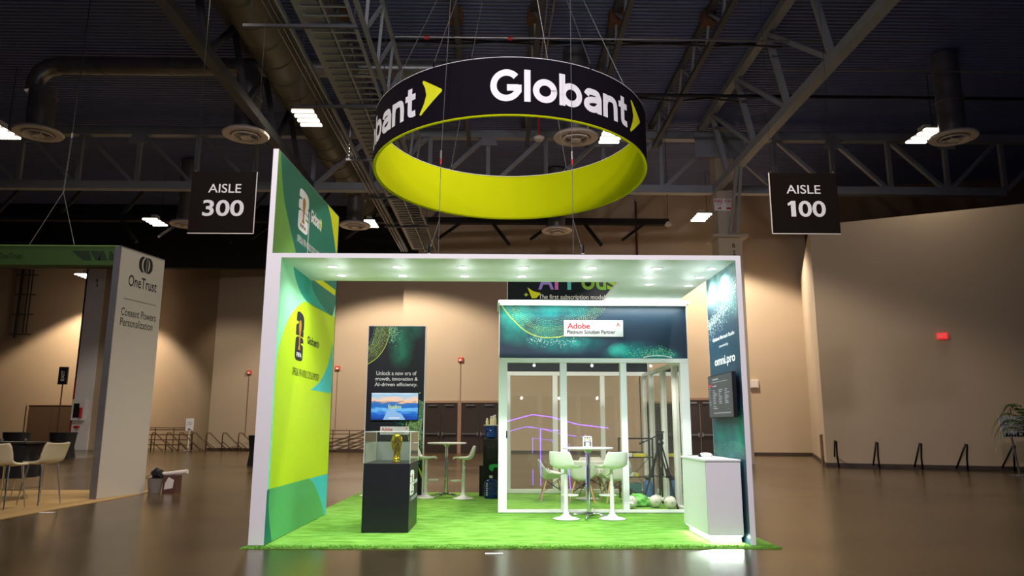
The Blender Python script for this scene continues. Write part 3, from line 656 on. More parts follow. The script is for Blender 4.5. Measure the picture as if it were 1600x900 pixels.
# pendants
p = at_y(1044, 350, 30); t = thing('hanging_sensor', 'small dome sensor on a long wire left of the cream column', 'sensor', p)
cyl('wire', M['black_metal'], t, p, (p.x, p.y, 13.7), 0.012, 6); b = NB(); lathe(b, [(0, p.z+0.12), (0.06, p.z+0.1), (0.16, p.z-0.05), (0.1, p.z-0.1), (0, p.z-0.12)], p.x, p.y, 14); obj('dome', b, M['vent'], t, smooth=True)
p = at_y(842, 215, 24); t = thing('strobe_light', 'red and white ceiling strobe seen through the ring', 'alarm', p)
cyl('drop_pipe', M['red'], t, p, (p.x, p.y, 14.1), 0.03, 6); b = NB(); lathe(b, [(0, p.z-0.12), (0.14, p.z-0.1), (0.2, p.z), (0.1, p.z+0.06), (0, p.z+0.08)], p.x, p.y, 16); obj('strobe_lens', b, M['vent'], t, smooth=True)
p = back_pt(993, 300); t = thing('red_pipe_drop', 'thin dark red pipe down the back wall right of the ring', 'pipe', Vector((p.x, p.y, 4))+BN*0.1); cyl('pipe_run', mat('dull_red_pipe', (104, 40, 38), 0.6), t, Vector((p.x, p.y, 5))+BN*0.12, Vector((p.x, p.y, 13.8))+BN*0.12, 0.05, 8)
# chain hoist far left
p = at_y(112, 216, 16); q = at_y(99, 300, 16); t = thing('rigging_chain', 'steel rigging chain hanging over the left stand header', 'chain', p)
b = NB(); n = 26
for k in range(n):
    a = p.lerp(q, k/n); c = p.lerp(q, (k+0.8)/n); off = Vector((0.012, 0, 0)) if k % 2 else Vector((0, 0.012, 0)); bar(b, a-off, c-off, 0.012); bar(b, a+off, c+off, 0.012)
o = obj('chain_links', b, M['galv'], t); o['kind'] = 'stuff'
cyl('hook', M['galv'], t, p, p+Vector((0, 0, 0.12)), 0.03, 8); cyl('upper_wire', M['black_metal'], t, p+Vector((0, 0, 0.1)), (p.x+0.1, p.y, 14.1), 0.01, 6)
cyl('bridle_wire', M['galv'], t, q, at_y(46, 382, 15.2), 0.006, 6); cyl('bridle_wire', M['galv'], t, q, at_y(116, 382, 15.2), 0.006, 6)

# ================================================================== HANGING RING AND AISLE SIGNS
RX, RY, RR, RZ, RH, RT = 0.173, 12.597, 2.4, 5.803, 0.899, -0.0435
def ringP(al, zz, r=RR):
    x = RX+r*math.sin(al); y = RY-r*math.cos(al); return Vector((x, y, RZ+zz+RT*(y-RY)))
t = thing('hanging_ring_banner', 'round black and yellow fabric ring sign hung above the booth', 'sign', (RX, RY, RZ))
def ring_surf(name, m, r0, r1, z0, z1, n=128):
    b = NB(); V = [[b.verts.new(ringP(2*PI*k/n, z, r)) for k in range(n)] for r, z in ((r0, z0), (r1, z0), (r1, z1), (r0, z1))]
    for k in range(n):
        k2 = (k+1) % n
        for a, c in ((0, 1), (1, 2), (2, 3), (3, 0)): b.faces.new((V[a][k], V[a][k2], V[c][k2], V[c][k]))
    return obj(name, b, m, t, smooth=True)
ring_surf('outer_fabric', M['ring_black'], RR-0.02, RR, 0, RH)
ring_surf('inner_fabric', M['ring_yellow'], RR-0.045, RR-0.021, -0.004, RH+0.004)
ring_surf('top_rim', M['white'], RR-0.05, RR-0.002, RH+0.004, RH+0.012)
ring_surf('bottom_edge', M['ring_yellow'], RR-0.03, RR+0.004, -0.02, 0.0)
WQ, WW = word_quads('Globant')
def ring_word(a0, a1, cap0, cap1):
    b = NB()
    for quad in WQ:
        # subdivide each piece along its length so that it follows the curve
        try: b.faces.new([b.verts.new(Vector((x/WW, y, 0))) for x, y in quad])
        except ValueError: pass
    for k in range(1, 40):
        g = b.verts[:]+b.edges[:]+b.faces[:]; bmesh.ops.bisect_plane(b, geom=g, plane_co=(k/40, 0, 0), plane_no=(1, 0, 0))
    for v in b.verts: v.co = ringP(math.radians(a0+(a1-a0)*v.co.x), cap0+(cap1-cap0)*v.co.y, RR+0.006)
    obj('lettering', b, M['ink_white'], t, recalc=False)
    b = NB(); aw = 10.0; vs = [b.verts.new(Vector((x, y, 0))) for x, y in ARROW]; fc = b.faces.new(vs); fc.normal_update(); bmesh.ops.triangulate(b, faces=[fc], ngon_method='EAR_CLIP')
    for k in range(1, 6):
        g = b.verts[:]+b.edges[:]+b.faces[:]; bmesh.ops.bisect_plane(b, geom=g, plane_co=(k/6, 0, 0), plane_no=(1, 0, 0))
    for v in b.verts: v.co = ringP(math.radians(a1+2.0+aw*v.co.x), cap0-0.03+(cap1-cap0+0.06)*v.co.y, RR+0.006)
    obj('arrow_mark', b, M['ink_lime'], t, recalc=False)
for a in (-7.9, -95.7, 82.0, 172.0): ring_word(a, a+57.7, 0.2, 0.705)
for k, al in enumerate((-150, -90, -30, 30, 90, 150)):
    p = ringP(math.radians(al), RH); cyl('eye_bolt', M['chrome'], t, p, p+Vector((0, 0, 0.09)), 0.012, 6)
    p2 = Vector((RX+(p.x-RX)*0.12, RY+(p.y-RY)*0.12, 11.8)); cyl('suspension_wire', M['galv'], t, p+Vector((0, 0, 0.08)), p2, 0.006, 5)
cyl('suspension_wire', M['galv'], t, (RX, RY, 11.8), (RX, RY, 14.1), 0.012, 6)
# rigging lines from the roof down to the booth roof, through the ring
def rig(u_top, u_bot, Y, lab, um, vm):
    a = at_y(u_top, 0, Y); c = at_z(u_bot, 397, 3.60); c = at_y(u_bot, 396, Y); t = thing('rigging_line', lab, 'cable', c)
    m1 = at_y(um, vm, Y)
    cyl('wire', M['galv'], t, a, m1, 0.005, 6); cyl('turnbuckle', M['galv'], t, m1-Vector((0, 0, 0.02)), m1+Vector((0, 0, 0.10)), 0.014, 8)
    cyl('red_tag', M['red'], t, m1-Vector((0, 0, 0.1)), m1-Vector((0, 0, 0.02)), 0.013, 8); cyl('lower_wire', M['galv'], t, m1-Vector((0, 0, 0.08)), c, 0.0045, 6)
    cyl('bridle_wire', M['galv'], t, m1-Vector((0, 0, 0.9)), c+Vector((0.13 if u_bot > 800 else -0.13, 0, 0.02)), 0.006, 6)
    cyl('shackle', M['chrome'], t, c+Vector((0.13 if u_bot > 800 else -0.13, 0, 0)), c+Vector((0.13 if u_bot > 800 else -0.13, 0, 0.12)), 0.025, 8)
rig(704, 685, 9.95, 'left steel rigging line passing before the ring to booth roof', 689, 246)
rig(891, 896, 9.95, 'right steel rigging line passing before the ring to booth roof', 894, 247)
def aisle_sign(P, num, lab):
    p00, p10, p11 = P; p = at_y(*p00, 15); q = at_y(*p10, 15); r = at_y(*p11, 15)
    t = thing('aisle_sign', lab, 'sign', (p.x, 15, p.z)); f = Fr((p.x, 15, r.z), (1, 0, 0), (0, 0, 1)); W = q.x-p.x; H = p.z-r.z
    b = NB(); poly(b, f, [(0, 0), (W, 0), (W, H), (0, H)], -0.03, 0); obj('board', b, M['aisle'], t)
    b = NB()
    for a, c in (((0, 0), (W, 0)), ((W, 0), (W, H)) if num == '300' else ((0, 0), (0, H))): bar(b, f.P(*a, 0.0), f.P(*c, 0.0), 0.018)
    obj('pale_edge', b, M['vent'], t)
    x0 = 0.265*W if num == '300' else 0.245*W
    put_text('lettering', 'AISLE', f, x0, x0+0.53*W*0.95, 0.655*H, 0.80*H, M['ink_white'], t, 0.006, 0.004)
    xs = x0-0.065*W if num == '300' else x0
    wd = 0.63*W if num == '300' else 0.54*W
    if num == '100':
        b = NB(); poly(b, f, [(xs+0.05*W, 0.28*H), (xs+0.12*W, 0.28*H), (xs+0.12*W, 0.535*H), (xs+0.06*W, 0.535*H), (xs-0.0*W, 0.49*H), (xs+0.012*W, 0.455*H), (xs+0.05*W, 0.475*H)], 0, 0.004); obj('numeral', b, M['ink_white'], t)
        put_text('numeral', '00', f, xs+0.16*W, xs+0.56*W, 0.275*H, 0.54*H, M['ink_white'], t, 0.02, 0.004)
    else: put_text('numeral', num, f, xs, xs+wd, 0.275*H, 0.54*H, M['ink_white'], t, 0.02, 0.004)
    for a in (0.04*W, 0.96*W): cyl('hanging_wire', M['black_metal'], t, f.P(a, H-0.02, -0.015), f.P(a, 14.1-r.z, -0.015), 0.004, 5); cyl('clip', M['chrome'], t, f.P(a, H-0.01, -0.015), f.P(a, H+0.05, -0.015), 0.012, 6)
aisle_sign(((301, 268), (402.5, 266), (398, 365)), '300', 'dark aisle sign reading 300, hanging left of the tall green wall')
aisle_sign(((1201, 270), (1306, 268), (1204, 365)), '100', 'dark aisle sign reading 100, hanging right of the cream column')

# ================================================================== THE BOOTH
XL, XI, XU, XR, XRR = -2.974, -2.787, -2.885, 3.03, 3.097
YF, YB, ZC, ZT = 9.26, 12.47, 3.52, 4.98
# turf carpet
b = NB(); nx, ny = 90, 90
GX0, GX1, GY0, GY1 = -3.0, 3.34, 9.08, 16.62
gv = [[b.verts.new((GX0+(GX1-GX0)*i/nx+(random.uniform(-.008, .008) if i in (0, nx) else 0), GY0+(GY1-GY0)*j/ny+(random.uniform(-.012, .012) if j in (0, ny) else 0), 0.007+random.uniform(0, 0.005))) for j in range(ny+1)] for i in range(nx+1)]
for i in range(nx):
    for j in range(ny): b.faces.new((gv[i][j], gv[i+1][j], gv[i+1][j+1], gv[i][j+1]))
eb = [e for e in b.edges if e.is_boundary]; r = bmesh.ops.extrude_edge_only(b, edges=eb)
for v in r['geom']:
    if isinstance(v, bmesh.types.BMVert): v.co.z = 0.0
t = obj('turf_carpet', b, M['turf']); tag(t, 'bright green artificial turf carpet covering the booth floor', 'carpet')
b = NB()   # pile along the front edge
for k in range(6000):
    x = random.uniform(GX0, GX1); y = GY0+abs(random.gauss(0, 0.10)); s = random.uniform(0.004, 0.008); hgt = random.uniform(0.004, 0.014)
    v = [b.verts.new((x-s, y, 0.01)), b.verts.new((x+s, y, 0.01)), b.verts.new((x+random.uniform(-.012, .012), y+random.uniform(-.015, .01), hgt+0.008))]; b.faces.new(v)
o = obj('turf_pile', b, M['turf'], t, recalc=False); o['kind'] = 'stuff'

# left booth wall: thick lower wall, thin tall panel above
t = thing('graphic_wall', 'tall left booth wall printed in lime, mint and deep green', 'booth wall', (XL, YF, 0))
b = NB(); poly(b, Fr((XI, YF, 0), (0, 1, 0), (0, 0, 1)), [(0, 0.014), (YB-YF, 0.014), (YB-YF, 3.9), (1.535, 3.9), (1.535, 3.58), (0, 3.58)], -0.187, 0); obj('wall_core', b, M['white'], t)
b = NB(); poly(b, Fr((0, 0, 3.58), (1, 0, 0), (0, 1, 0)), [(XL, YF), (-2.905, YF), (-2.80, YB), (-2.865, YB)], 0, ZT-3.58); obj('tall_panel', b, M['white'], t)
LF = Fr((XI, YF, 0), (0, 1, 0), (0, 0, 1)); UF = Fr((-2.905, YF, 0), (0.105, YB-YF, 0), (0, 0, 1))
def on(fr, u, v):
    d = ray(u, v); return EYE+d*((fr.o-EYE).dot(fr.n)/d.dot(fr.n))
D = YB-YF
def lp(*pts): return [LF.uv(at_x(u, v, XI)) for u, v in pts]
def clampD(pts, z0, z1): return [(min(max(x, 0.003), D-0.012), min(max(y, z0), z1)) for x, y in pts]
def LD(name, m, layer, pts, curve=0):
    p = [(min(max(x, 0.003), D-0.012), min(max(y, 0.016), 3.89 if x > 1.54 else 3.575)) for x, y in lp(*pts)]; return decal(name, LF, p, m, t, layer)
decal('mint_ground', LF, [(0.003, 0.016), (D-0.012, 0.016), (D-0.012, 3.89), (1.54, 3.89), (1.54, 3.575), (0.003, 3.575)], M['g_mint'], t, 1)
sm = lambda pts: smoothline(pts, 5)
LD('teal_shape', M['g_teal'], 2, sm([(457, 408), (459, 420), (462, 436), (469, 455), (477, 468), (487, 477)])+[(519, 494), (530, 480), (530, 450), (500, 440), (487, 432), (470, 420)])
LD('deep_green_shape', M['g_deep'], 3, sm([(486, 440), (489, 452), (497, 468), (505, 480), (512, 489)])+[(519, 494), (530, 480), (540, 420), (500, 420), (491, 432)])
LD('yellow_stripe', M['g_yellow'], 4, [(482, 432), (494, 432), (510, 443), (524, 453.5), (523, 462), (505, 449), (489, 437)])
LD('lime_shape', M['g_lime'], 2, sm([(492, 479), (480, 472.5), (474, 472), (461, 483), (450, 500), (441, 524), (434, 551), (431, 583), (429, 620), (425, 690), (421, 764)])+[(520, 738), (525, 497)])
LD('cyan_leaf', M['g_cyan'], 3, sm([(519.5, 533), (515, 560), (509, 578), (502, 592), (494, 602), (484.7, 609)])+[(517, 614.5), (526, 614)])
LD('cyan_corner', M['g_cyan'], 2, [(470, 752), (515, 739), (510, 810), (470, 830)])
LD('green_disc', M['g_green'], 3, [(421, 764)]+[(482, 747.5)]+sm([(482, 747.5), (489, 754), (497, 772), (503, 790), (506, 808)])+[(470, 832), (424, 848)]+sm([(424, 846), (420.5, 815), (419.3, 790), (421, 765)]))
LD('dark_corner', M['g_deep'], 2, [(410, 768), (421, 764)]+sm([(421, 765), (419.3, 790), (420.5, 815), (424, 848)])+[(410, 860)])
# emblem on the lower wall
a = LF.uv(at_x(459.5, 566, XI)); c = LF.uv(at_x(476, 490, XI))
emblem(LF, a[0], c[0], LF.uv(at_x(466, 563.5, XI))[1], LF.uv(at_x(466, 486.5, XI))[1], M['ink_black'], M['ink_white'], t)
a = LF.uv(at_x(479.5, 537, XI)); c = LF.uv(at_x(496.5, 538, XI)); cap = LF.uv(at_x(481, 525, XI))[1]-a[1]
word_mesh('lettering', 'Globant', LF, a[0], a[1], cap, M['ink_black'], t, 0.0045, width=c[0]-a[0], arrow=M['ink_black'])
a = LF.uv(at_x(456, 583, XI)); c = LF.uv(at_x(498, 587, XI))
put_text('lettering', 'OFFICIAL FIFA WORLD CUP 26 SUPPORTER', LF, a[0], c[0], a[1]-0.02, a[1]+0.085, M['ink_black'], t, 0.0, 0.0045)
# tall panel above the booth roof
def UD(name, m, layer, pts):
    p = clampD([UF.uv(on(UF, u, v)) for u, v in pts], 3.585, ZT-0.004); return decal(name, UF, p, m, t, layer)
decal('deep_green_ground', UF, [(0.003, 3.585), (D-0.012, 3.585), (D-0.012, ZT-0.004), (0.003, ZT-0.004)], M['g_deep'], t, 1)
UD('leaf_green_shape', M['g_leaf'], 2, [(430, 225), (439, 228)]+sm([(439, 234), (440, 264), (443.6, 309), (451, 347), (462.5, 396)])+[(420, 400), (425, 300)])
UD('yellow_shape', M['g_yellow'], 2, [(511, 316)]+sm([(512.6, 321.7), (517, 340), (520, 360), (523, 380), (525, 400)])+[(545, 400), (545, 340)])
a = UF.uv(on(UF, 466.5, 330))[0]; c = UF.uv(on(UF, 482, 330))[0]
emblem(UF, a, c, UF.uv(on(UF, 475, 365))[1], UF.uv(on(UF, 475, 299))[1], M['ink_white'], M['ink_black'], t)
a = UF.uv(on(UF, 485, 346)); c = UF.uv(on(UF, 501, 354))
word_mesh('lettering', 'Globant', UF, a[0], a[1], 0.20, M['ink_white'], t, 0.0045, width=c[0]-a[0], arrow=M['ink_lime'])
a = UF.uv(on(UF, 464, 373)); c = UF.uv(on(UF, 503, 396))
put_text('lettering', 'OFFICIAL FIFA WORLD CUP 26 SUPPORTER', UF, a[0], c[0], a[1]-0.03, a[1]+0.07, M['ink_white'], t, 0.0, 0.0045)
b = NB(); xx = UF.uv(on(UF, 483.4, 330))[0]; poly(b, UF, [(xx, 3.78), (xx+0.012, 3.78), (xx+0.012, 4.55), (xx, 4.55)], 0, 0.004); obj('divider_line', b, M['ink_white'], t)

# canopy with downlights
t = thing('booth_canopy', 'white L shaped booth roof with rows of recessed downlights', 'canopy', (0, YF, ZC))
b = NB(); pts = [(XI+0.001, YF), (XR, YF), (XR, 12.62), (1.778, 12.62), (1.778, 10.78), (XI+0.001, 10.78)]
poly(b, Fr((0, 0, ZC), (1, 0, 0), (0, 1, 0)), pts, 0, 0.06); obj('roof_slab', b, M['white'], t)
DL = [(x, y) for x in (-2.25, -1.38, -0.50, 0.315, 1.245, 2.125, 2.868) for y in (9.78, 10.365)]+[(2.253, 10.91), (2.866, 10.99)]
for x, y in DL:
    b = NB(); lathe(b, [(0.085, ZC-0.006), (0.085, ZC-0.001), (0.06, ZC-0.001), (0.06, ZC-0.006), (0.085, ZC-0.006)], x, y, 20, False); dl = obj('downlight', b, M['white_frame'], t)
    b = NB(); lathe(b, [(0, ZC-0.004), (0.062, ZC-0.004), (0.062, ZC-0.002), (0, ZC-0.002)], x, y, 20); obj('lens', b, M['downlight'], dl)
    lamp('added_canopy_fill', 'POINT', (x, y, ZC-0.24), 1.9, (240, 250, 250), None, 0.08)  # added fill below each lens, brightens the canopy underside
    lamp('downlight_beam', 'SPOT', (x, y, ZC-0.03), DOWN_POWER, (236, 250, 250), (x, y, 0), 0.05, 150, 0.8)

# right booth wall
TEAL = (34, 62, 84)
PRP = printed('slate_teal_print', TEAL, [(9.9, 3.35, 1.2, 0.42, (150, 205, 208), 1.5), (9.5, 3.05, 0.7, 0.3, (110, 180, 185), 1.2), (10.1, 1.2, 0.7, 0.34, (16, 120, 112), 1.6), (9.45, 1.35, 0.3, 0.4, (20, 150, 130), 1.6), (9.4, 1.75, 0.3, 0.5, (6, 20, 34), 2.5), (10.0, 0.95, 0.8, 0.2, (50, 130, 132), 1.2)], (XR, YF, 0), (1, 2))
t = thing('side_panel', 'right booth wall printed dark slate with teal waves and white lettering', 'booth wall', (XR, YF, 0))
bx('panel_core', M['white'], t, XR, XRR, YF, 10.64, 0.014, 3.58)
PF = Fr((XR, 10.64, 0), (0, -1, 0), (0, 0, 1)); PD = 10.64-YF
b = NB(); poly(b, PF, [(0.012, 0.014), (PD-0.004, 0.014), (PD-0.004, 3.515), (0.012, 3.515)], 0, 0.002); obj('printed_skin', b, PRP, t)
a = PF.uv(at_x(1114, 533.5, XR)); c = PF.uv(at_x(1147.5, 514.5, XR)); put_text('lettering', 'Globant Martech Studio', PF, a[0], c[0], a[1]-0.015, c[1]-0.01, M['ink_white'], t, 0.02, 0.004)
a = PF.uv(at_x(1124.5, 543.5, XR)); c = PF.uv(at_x(1138, 534, XR)); put_text('lettering', 'powered by', PF, a[0], c[0], a[1]-0.01, c[1], M['ink_white'], t, 0.0, 0.004)
a = PF.uv(at_x(1117.5, 571, XR)); c = PF.uv(at_x(1148.5, 550, XR)); put_text('lettering', 'omni.pro', PF, a[0], c[0], a[1]-0.05, c[1]+0.0, M['ink_white'], t, 0.02, 0.004)
def dots(name, fr, gen, m, parent, d=0.0035):
    b = NB()
    for x, y, s in gen:
        b.faces.new([b.verts.new(fr.P(x+dx*s, y+dy*s, d)) for dx, dy in ((-1, 0), (0, -1), (1, 0), (0, 1))])
    o = obj(name, b, m, parent, recalc=False); o['kind'] = 'stuff'; return o
def scatter(n, curve, spread, s0, s1, clip, fade=1.0):
    """points scattered about a curve of (x, y), most dense at it"""
    P = smoothline(curve, 8); out = []
    for _ in range(n):
        i = random.randrange(len(P)-1); k = random.random(); x = P[i][0]*(1-k)+P[i+1][0]*k; y = P[i][1]*(1-k)+P[i+1][1]*k
        x += random.gauss(0, spread[0])*fade; y += random.gauss(0, spread[1])
        if clip[0] < x < clip[1] and clip[2] < y < clip[3]: out.append((x, y, random.uniform(s0, s1)))
    return out
def wave(fr, parent, name, m, ph, clip, y0, amp, n=40, rows=14, dx=0.03, dy=0.022, s=0.006, slope=0.0):
    g = []
    for r in range(rows):
        for k in range(n):
            x = clip[0]+k*dx+r*0.008; y = y0+r*dy+amp*math.sin(x*5.2+ph+r*0.12)*(1-r/rows*0.7)+slope*x
            if clip[0] < x < clip[1] and clip[2] < y < clip[3]: g.append((x, y, s*(0.5+random.random()*0.7)))
    return dots(name, fr, g, m, parent)
cl = (0.02, PD-0.02, 0.03, 3.5)
wave(PF, t, 'print_dots', M['dot_teal'], 0.4, cl, 1.18, 0.10, 60, 16, 0.024, 0.02)
wave(PF, t, 'print_dots', M['dot_pale'], 2.0, cl, 1.02, 0.08, 60, 9, 0.026, 0.022, 0.005)
dots('print_dots', PF, scatter(420, [(0.05, 2.82), (0.5, 2.95), (0.9, 3.02), (1.35, 3.2)], (0.05, 0.05), 0.006, 0.017, cl), M['dot_white'], t)
dots('print_dots', PF, scatter(160, [(0.1, 2.7), (0.6, 2.82), (1.3, 3.0)], (0.1, 0.07), 0.005, 0.011, cl), M['dot_white'], t)
dots('print_dots', PF, scatter(260, [(1.2, 1.6), (1.25, 1.35), (1.33, 1.2)], (0.06, 0.06), 0.005, 0.012, cl), M['dot_teal'], t)

# wall screen on the right panel
t = thing('wall_screen', 'dim dashboard screen mounted low on the right booth panel', 'screen', (2.95, 9.92, 1.82))
SF = Fr((2.945, 10.455, 1.54), (0, -1, 0), (0, 0, 1)); SW, SH = 1.066, 0.553
b = NB(); poly(b, SF, [(-0.012, -0.012), (SW+0.012, -0.012), (SW+0.012, SH+0.012), (-0.012, SH+0.012)], -0.05, 0.0); obj('screen_casing', b, M['black_metal'], t)
b = NB(); poly(b, SF, [(0, 0), (SW, 0), (SW, SH), (0, SH)], 0, 0.002); obj('display', b, M['screen_dark'], t)
bx('wall_mount', M['black_metal'], t, 2.994, 3.027, 9.7, 10.1, 1.7, 1.95)
b = NB()
R_ = lambda x0, x1, y0, y1, d=0.003: poly(b, SF, [(x0*SW, y0*SH), (x1*SW, y0*SH), (x1*SW, y1*SH), (x0*SW, y1*SH)], 0.002, d)
R_(0.2, 0.45, 0.9, 0.93); R_(0.16, 0.82, 0.84, 0.85); R_(0.2, 0.36, 0.74, 0.765)
for c0 in (0.2, 0.45, 0.7):
    for k in range(9): R_(c0, c0+0.06+0.12*random.random(), 0.64-k*0.04, 0.655-k*0.04)
for k in range(8): R_(0.03, 0.06+0.05*random.random(), 0.72-k*0.06, 0.735-k*0.06)
for k in range(16): R_(0.2+k*0.045, 0.225+k*0.045, 0.085, 0.11)
R_(0.2, 0.32, 0.25, 0.265); R_(0.2, 0.38, 0.2, 0.215)
obj('screen_lines', b, M['screen_bar'], t)['kind'] = 'stuff'
b = NB(); R_(0.02, 0.16, 0.75, 0.8); obj('screen_highlight', b, M['screen_red'], t)

# counter
t = thing('reception_counter', 'white reception counter with glowing recessed base at right wall', 'counter', (2.79, 10, 0))
bx('counter_body', M['white'], t, 2.568, 3.0, 9.40, 10.62, 0.105, 0.985, bevel=0.004)
bx('counter_top', M['white'], t, 2.555, 3.003, 9.385, 10.63, 0.987, 1.012, bevel=0.003)
bx('plinth', M['white'], t, 2.62, 2.99, 9.47, 10.57, 0.014, 0.104)
bx('door_seam', M['black_lam'], t, 2.5665, 2.5682, 9.41, 9.416, 0.12, 0.97)
b = NB(); bar(b, (2.60, 9.43, 0.098), (2.60, 10.6, 0.098), 0.02, 0.012); bar(b, (2.60, 9.43, 0.098), (2.99, 9.43, 0.098), 0.02, 0.012); obj('led_strip', b, M['led'], t)
lamp('counter_led_light', 'AREA', (2.595, 10.0, 0.09), 5, (236, 255, 244), (2.3, 10.0, -0.1), 0.03, sy=1.1)
bpy.data.objects['counter_led_light'].rotation_euler = (0, math.radians(55), 0)
o = lamp('counter_led_light', 'AREA', (2.79, 9.425, 0.09), 3.2, (236, 255, 244), None, 0.4, sy=0.03); o.rotation_euler = (math.radians(-40), 0, 0)
# headphones-like coil of white cable and small stand on the counter
t = thing('white_cable_coil', 'coiled white cable with dark plug lying on the white counter', 'cable', (2.80, 10.2, 1.012))
b = NB(); tube(b, [(2.80+0.075*math.cos(k*PI/12), 10.2+0.06*math.sin(k*PI/12), 1.024+0.0005*k+0.02*max(0, math.sin(k*PI/12))) for k in range(40)], 0.011, 6); obj('coil', b, M['white_plastic'], t, smooth='all')
bx('plug', M['black_metal'], t, 2.70, 2.74, 10.18, 10.24, 1.013, 1.05)
t = thing('tablet', 'flat tablet lying at the back of the white counter', 'tablet', (2.70, 10.48, 1.012)); bx('tablet_body', M['white_plastic'], t, 2.60, 2.80, 10.4, 10.56, 1.0125, 1.022, bevel=0.003); bx('tablet_glass', M['screen_dark'], t, 2.615, 2.785, 10.415, 10.545, 1.022, 1.024)

# ---------------- glass meeting room
RX0, RX1, RYF, RYB = -0.01, 3.235, 12.65, 16.36; RZ1 = 2.55
PRH = printed('header_print', (36, 56, 76), [(0.55, 3.05, 0.75, 0.34, (12, 150, 140), 1.6), (0.25, 3.3, 0.35, 0.3, (40, 200, 180), 1.4), (1.0, 3.38, 0.8, 0.16, (16, 150, 150), 2.0), (1.15, 2.82, 0.75, 0.22, (10, 130, 130), 1.8), (2.35, 2.62, 0.62, 0.26, (16, 150, 150), 2.0), (2.05, 2.7, 0.22, 0.14, (60, 210, 190), 1.6), (2.75, 2.6, 0.4, 0.18, (20, 160, 150), 1.8), (1.35, 2.86, 0.22, 0.13, (40, 190, 180), 1.2)], (RX0, RYF, 0), (0, 2))
t = thing('glass_room', 'white framed glass meeting room with dark printed header', 'glass room', (RX0, RYF, 0))
W_ = M['white_frame']
def post(name, x0, x1, y0, y1, z0, z1, m=None): return bx(name, m or W_, t, x0, x1, y0, y1, z0, z1, bevel=0.004)
for x0, x1 in ((-0.01, 0.135), (1.035, 1.147), (2.063, 2.168), (3.09, 3.235)): post('front_post', x0, x1, RYF, RYF+0.12, 0.02, RZ1)
post('front_beam', -0.01, 3.235, RYF-0.003, RYF+0.123, 2.488, 2.56); post('front_sill', -0.008, 3.233, RYF+0.005, RYF+0.115, 0.018, 0.062)
for x0, x1 in ((0.172, 0.24), (1.165, 1.275), (2.205, 2.305), (3.14, 3.235)): post('rear_post', x0, x1, RYB-0.06, RYB+0.06, 0.02, 2.59)
post('rear_beam', 0.12, 3.235, RYB-0.063, RYB+0.063, 2.51, 2.60); post('rear_sill', 0.12, 3.235, RYB-0.055, RYB+0.055, 0.018, 0.10)
for x in ('left', 'right'):
    xa, xb = (-0.008, 0.10) if x == 'left' else (3.13, 3.235)
    post('side_beam', xa, xb, RYF+0.1, RYB, 2.49, 2.56); post('side_sill', xa, xb, RYF+0.1, RYB, 0.018, 0.07)
    for y in (13.42, 14.4, 15.55): post('side_post', xa, xb, y, y+0.11, 0.06, 2.5)
G_ = M['glass']
def pane(x0, x1, y0, y1, z0, z1, tilt=0.0):
    b = NB(); n = 1; ty = math.tan(math.radians(tilt))*(z1-z0)/2
    v = [b.verts.new(p) for p in ((x0, y0-ty, z0), (x1, y1-ty, z0), (x1, y1+ty, z1), (x0, y0+ty, z1))]; b.faces.new(v)
    o = obj('glass_pane', b, G_, t, recalc=False); return o
for x0, x1 in ((0.135, 1.035), (1.147, 2.063), (2.168, 3.09)): pane(x0, x1, RYF+0.06, RYF+0.06, 0.062, 2.488, 1.7)
for x0, x1 in ((0.24, 1.165), (1.275, 2.205), (2.305, 3.14)): pane(x0, x1, RYB, RYB, 0.10, 2.51, 2.05)
for y0, y1 in ((RYF+0.12, 13.42), (13.53, 14.4), (14.51, 15.55), (15.66, RYB-0.06)):
    pane(3.18, 3.18, y0, y1, 0.07, 2.49); pane(0.046, 0.046, y0, y1, 0.07, 2.49)
bx('hinge', M['chrome'], t, 0.12, 0.14, RYF-0.012, RYF, 1.22, 1.34)
# small lamps added behind the front beam to brighten the room
for x in (0.6, 1.6, 2.62):
    b = NB(); bmesh.ops.create_icosphere(b, subdivisions=2, radius=0.022, matrix=Matrix.Translation((x, RYF+0.16, 2.45))); obj('fill_bulb', b, M['led'], t, smooth='all')
    bx('fill_clip', M['white_frame'], t, x-0.012, x+0.012, RYF+0.12, RYF+0.17, 2.465, 2.49)
    lamp('room_fill_light', 'SPOT', (x, RYF+0.18, 2.42), 70, (255, 250, 242), (x, RYF+1.6, 0), 0.03, 130, 0.8)
# header board with print
HF = Fr((RX0, RYF-0.002, 2.56), (1, 0, 0), (0, 0, 1)); HW, HH = 3.245, 0.905
bx('header_core', M['white'], t, RX0, RX1, RYF, RYF+0.10, 2.561, 3.50)
b = NB(); poly(b, Fr((RX0, RYF, 0), (1, 0, 0), (0, 0, 1)), [(0.012, 2.565), (HW-0.012, 2.565), (HW-0.012, 3.465), (0.012, 3.465)], 0.0, 0.003); obj('header_print', b, PRH, t)
def hp(u, v): return HF.uv(at_y(u, v, RYF-0.002))
cl = (0.03, HW-0.03, 0.02, HH-0.02)
swoop = [hp(*p) for p in ((783, 476), (793, 490), (805, 503), (818, 515), (832, 523), (846, 527), (862, 527.5), (878, 525.5), (892, 521))]
b = NB()
for q in ribbon(smoothline(swoop, 6), 0.018): b.faces.new([b.verts.new(HF.P(v.x, v.y, 0.005)) for v in q])
obj('print_line', b, M['dot_lime'], t, recalc=False)
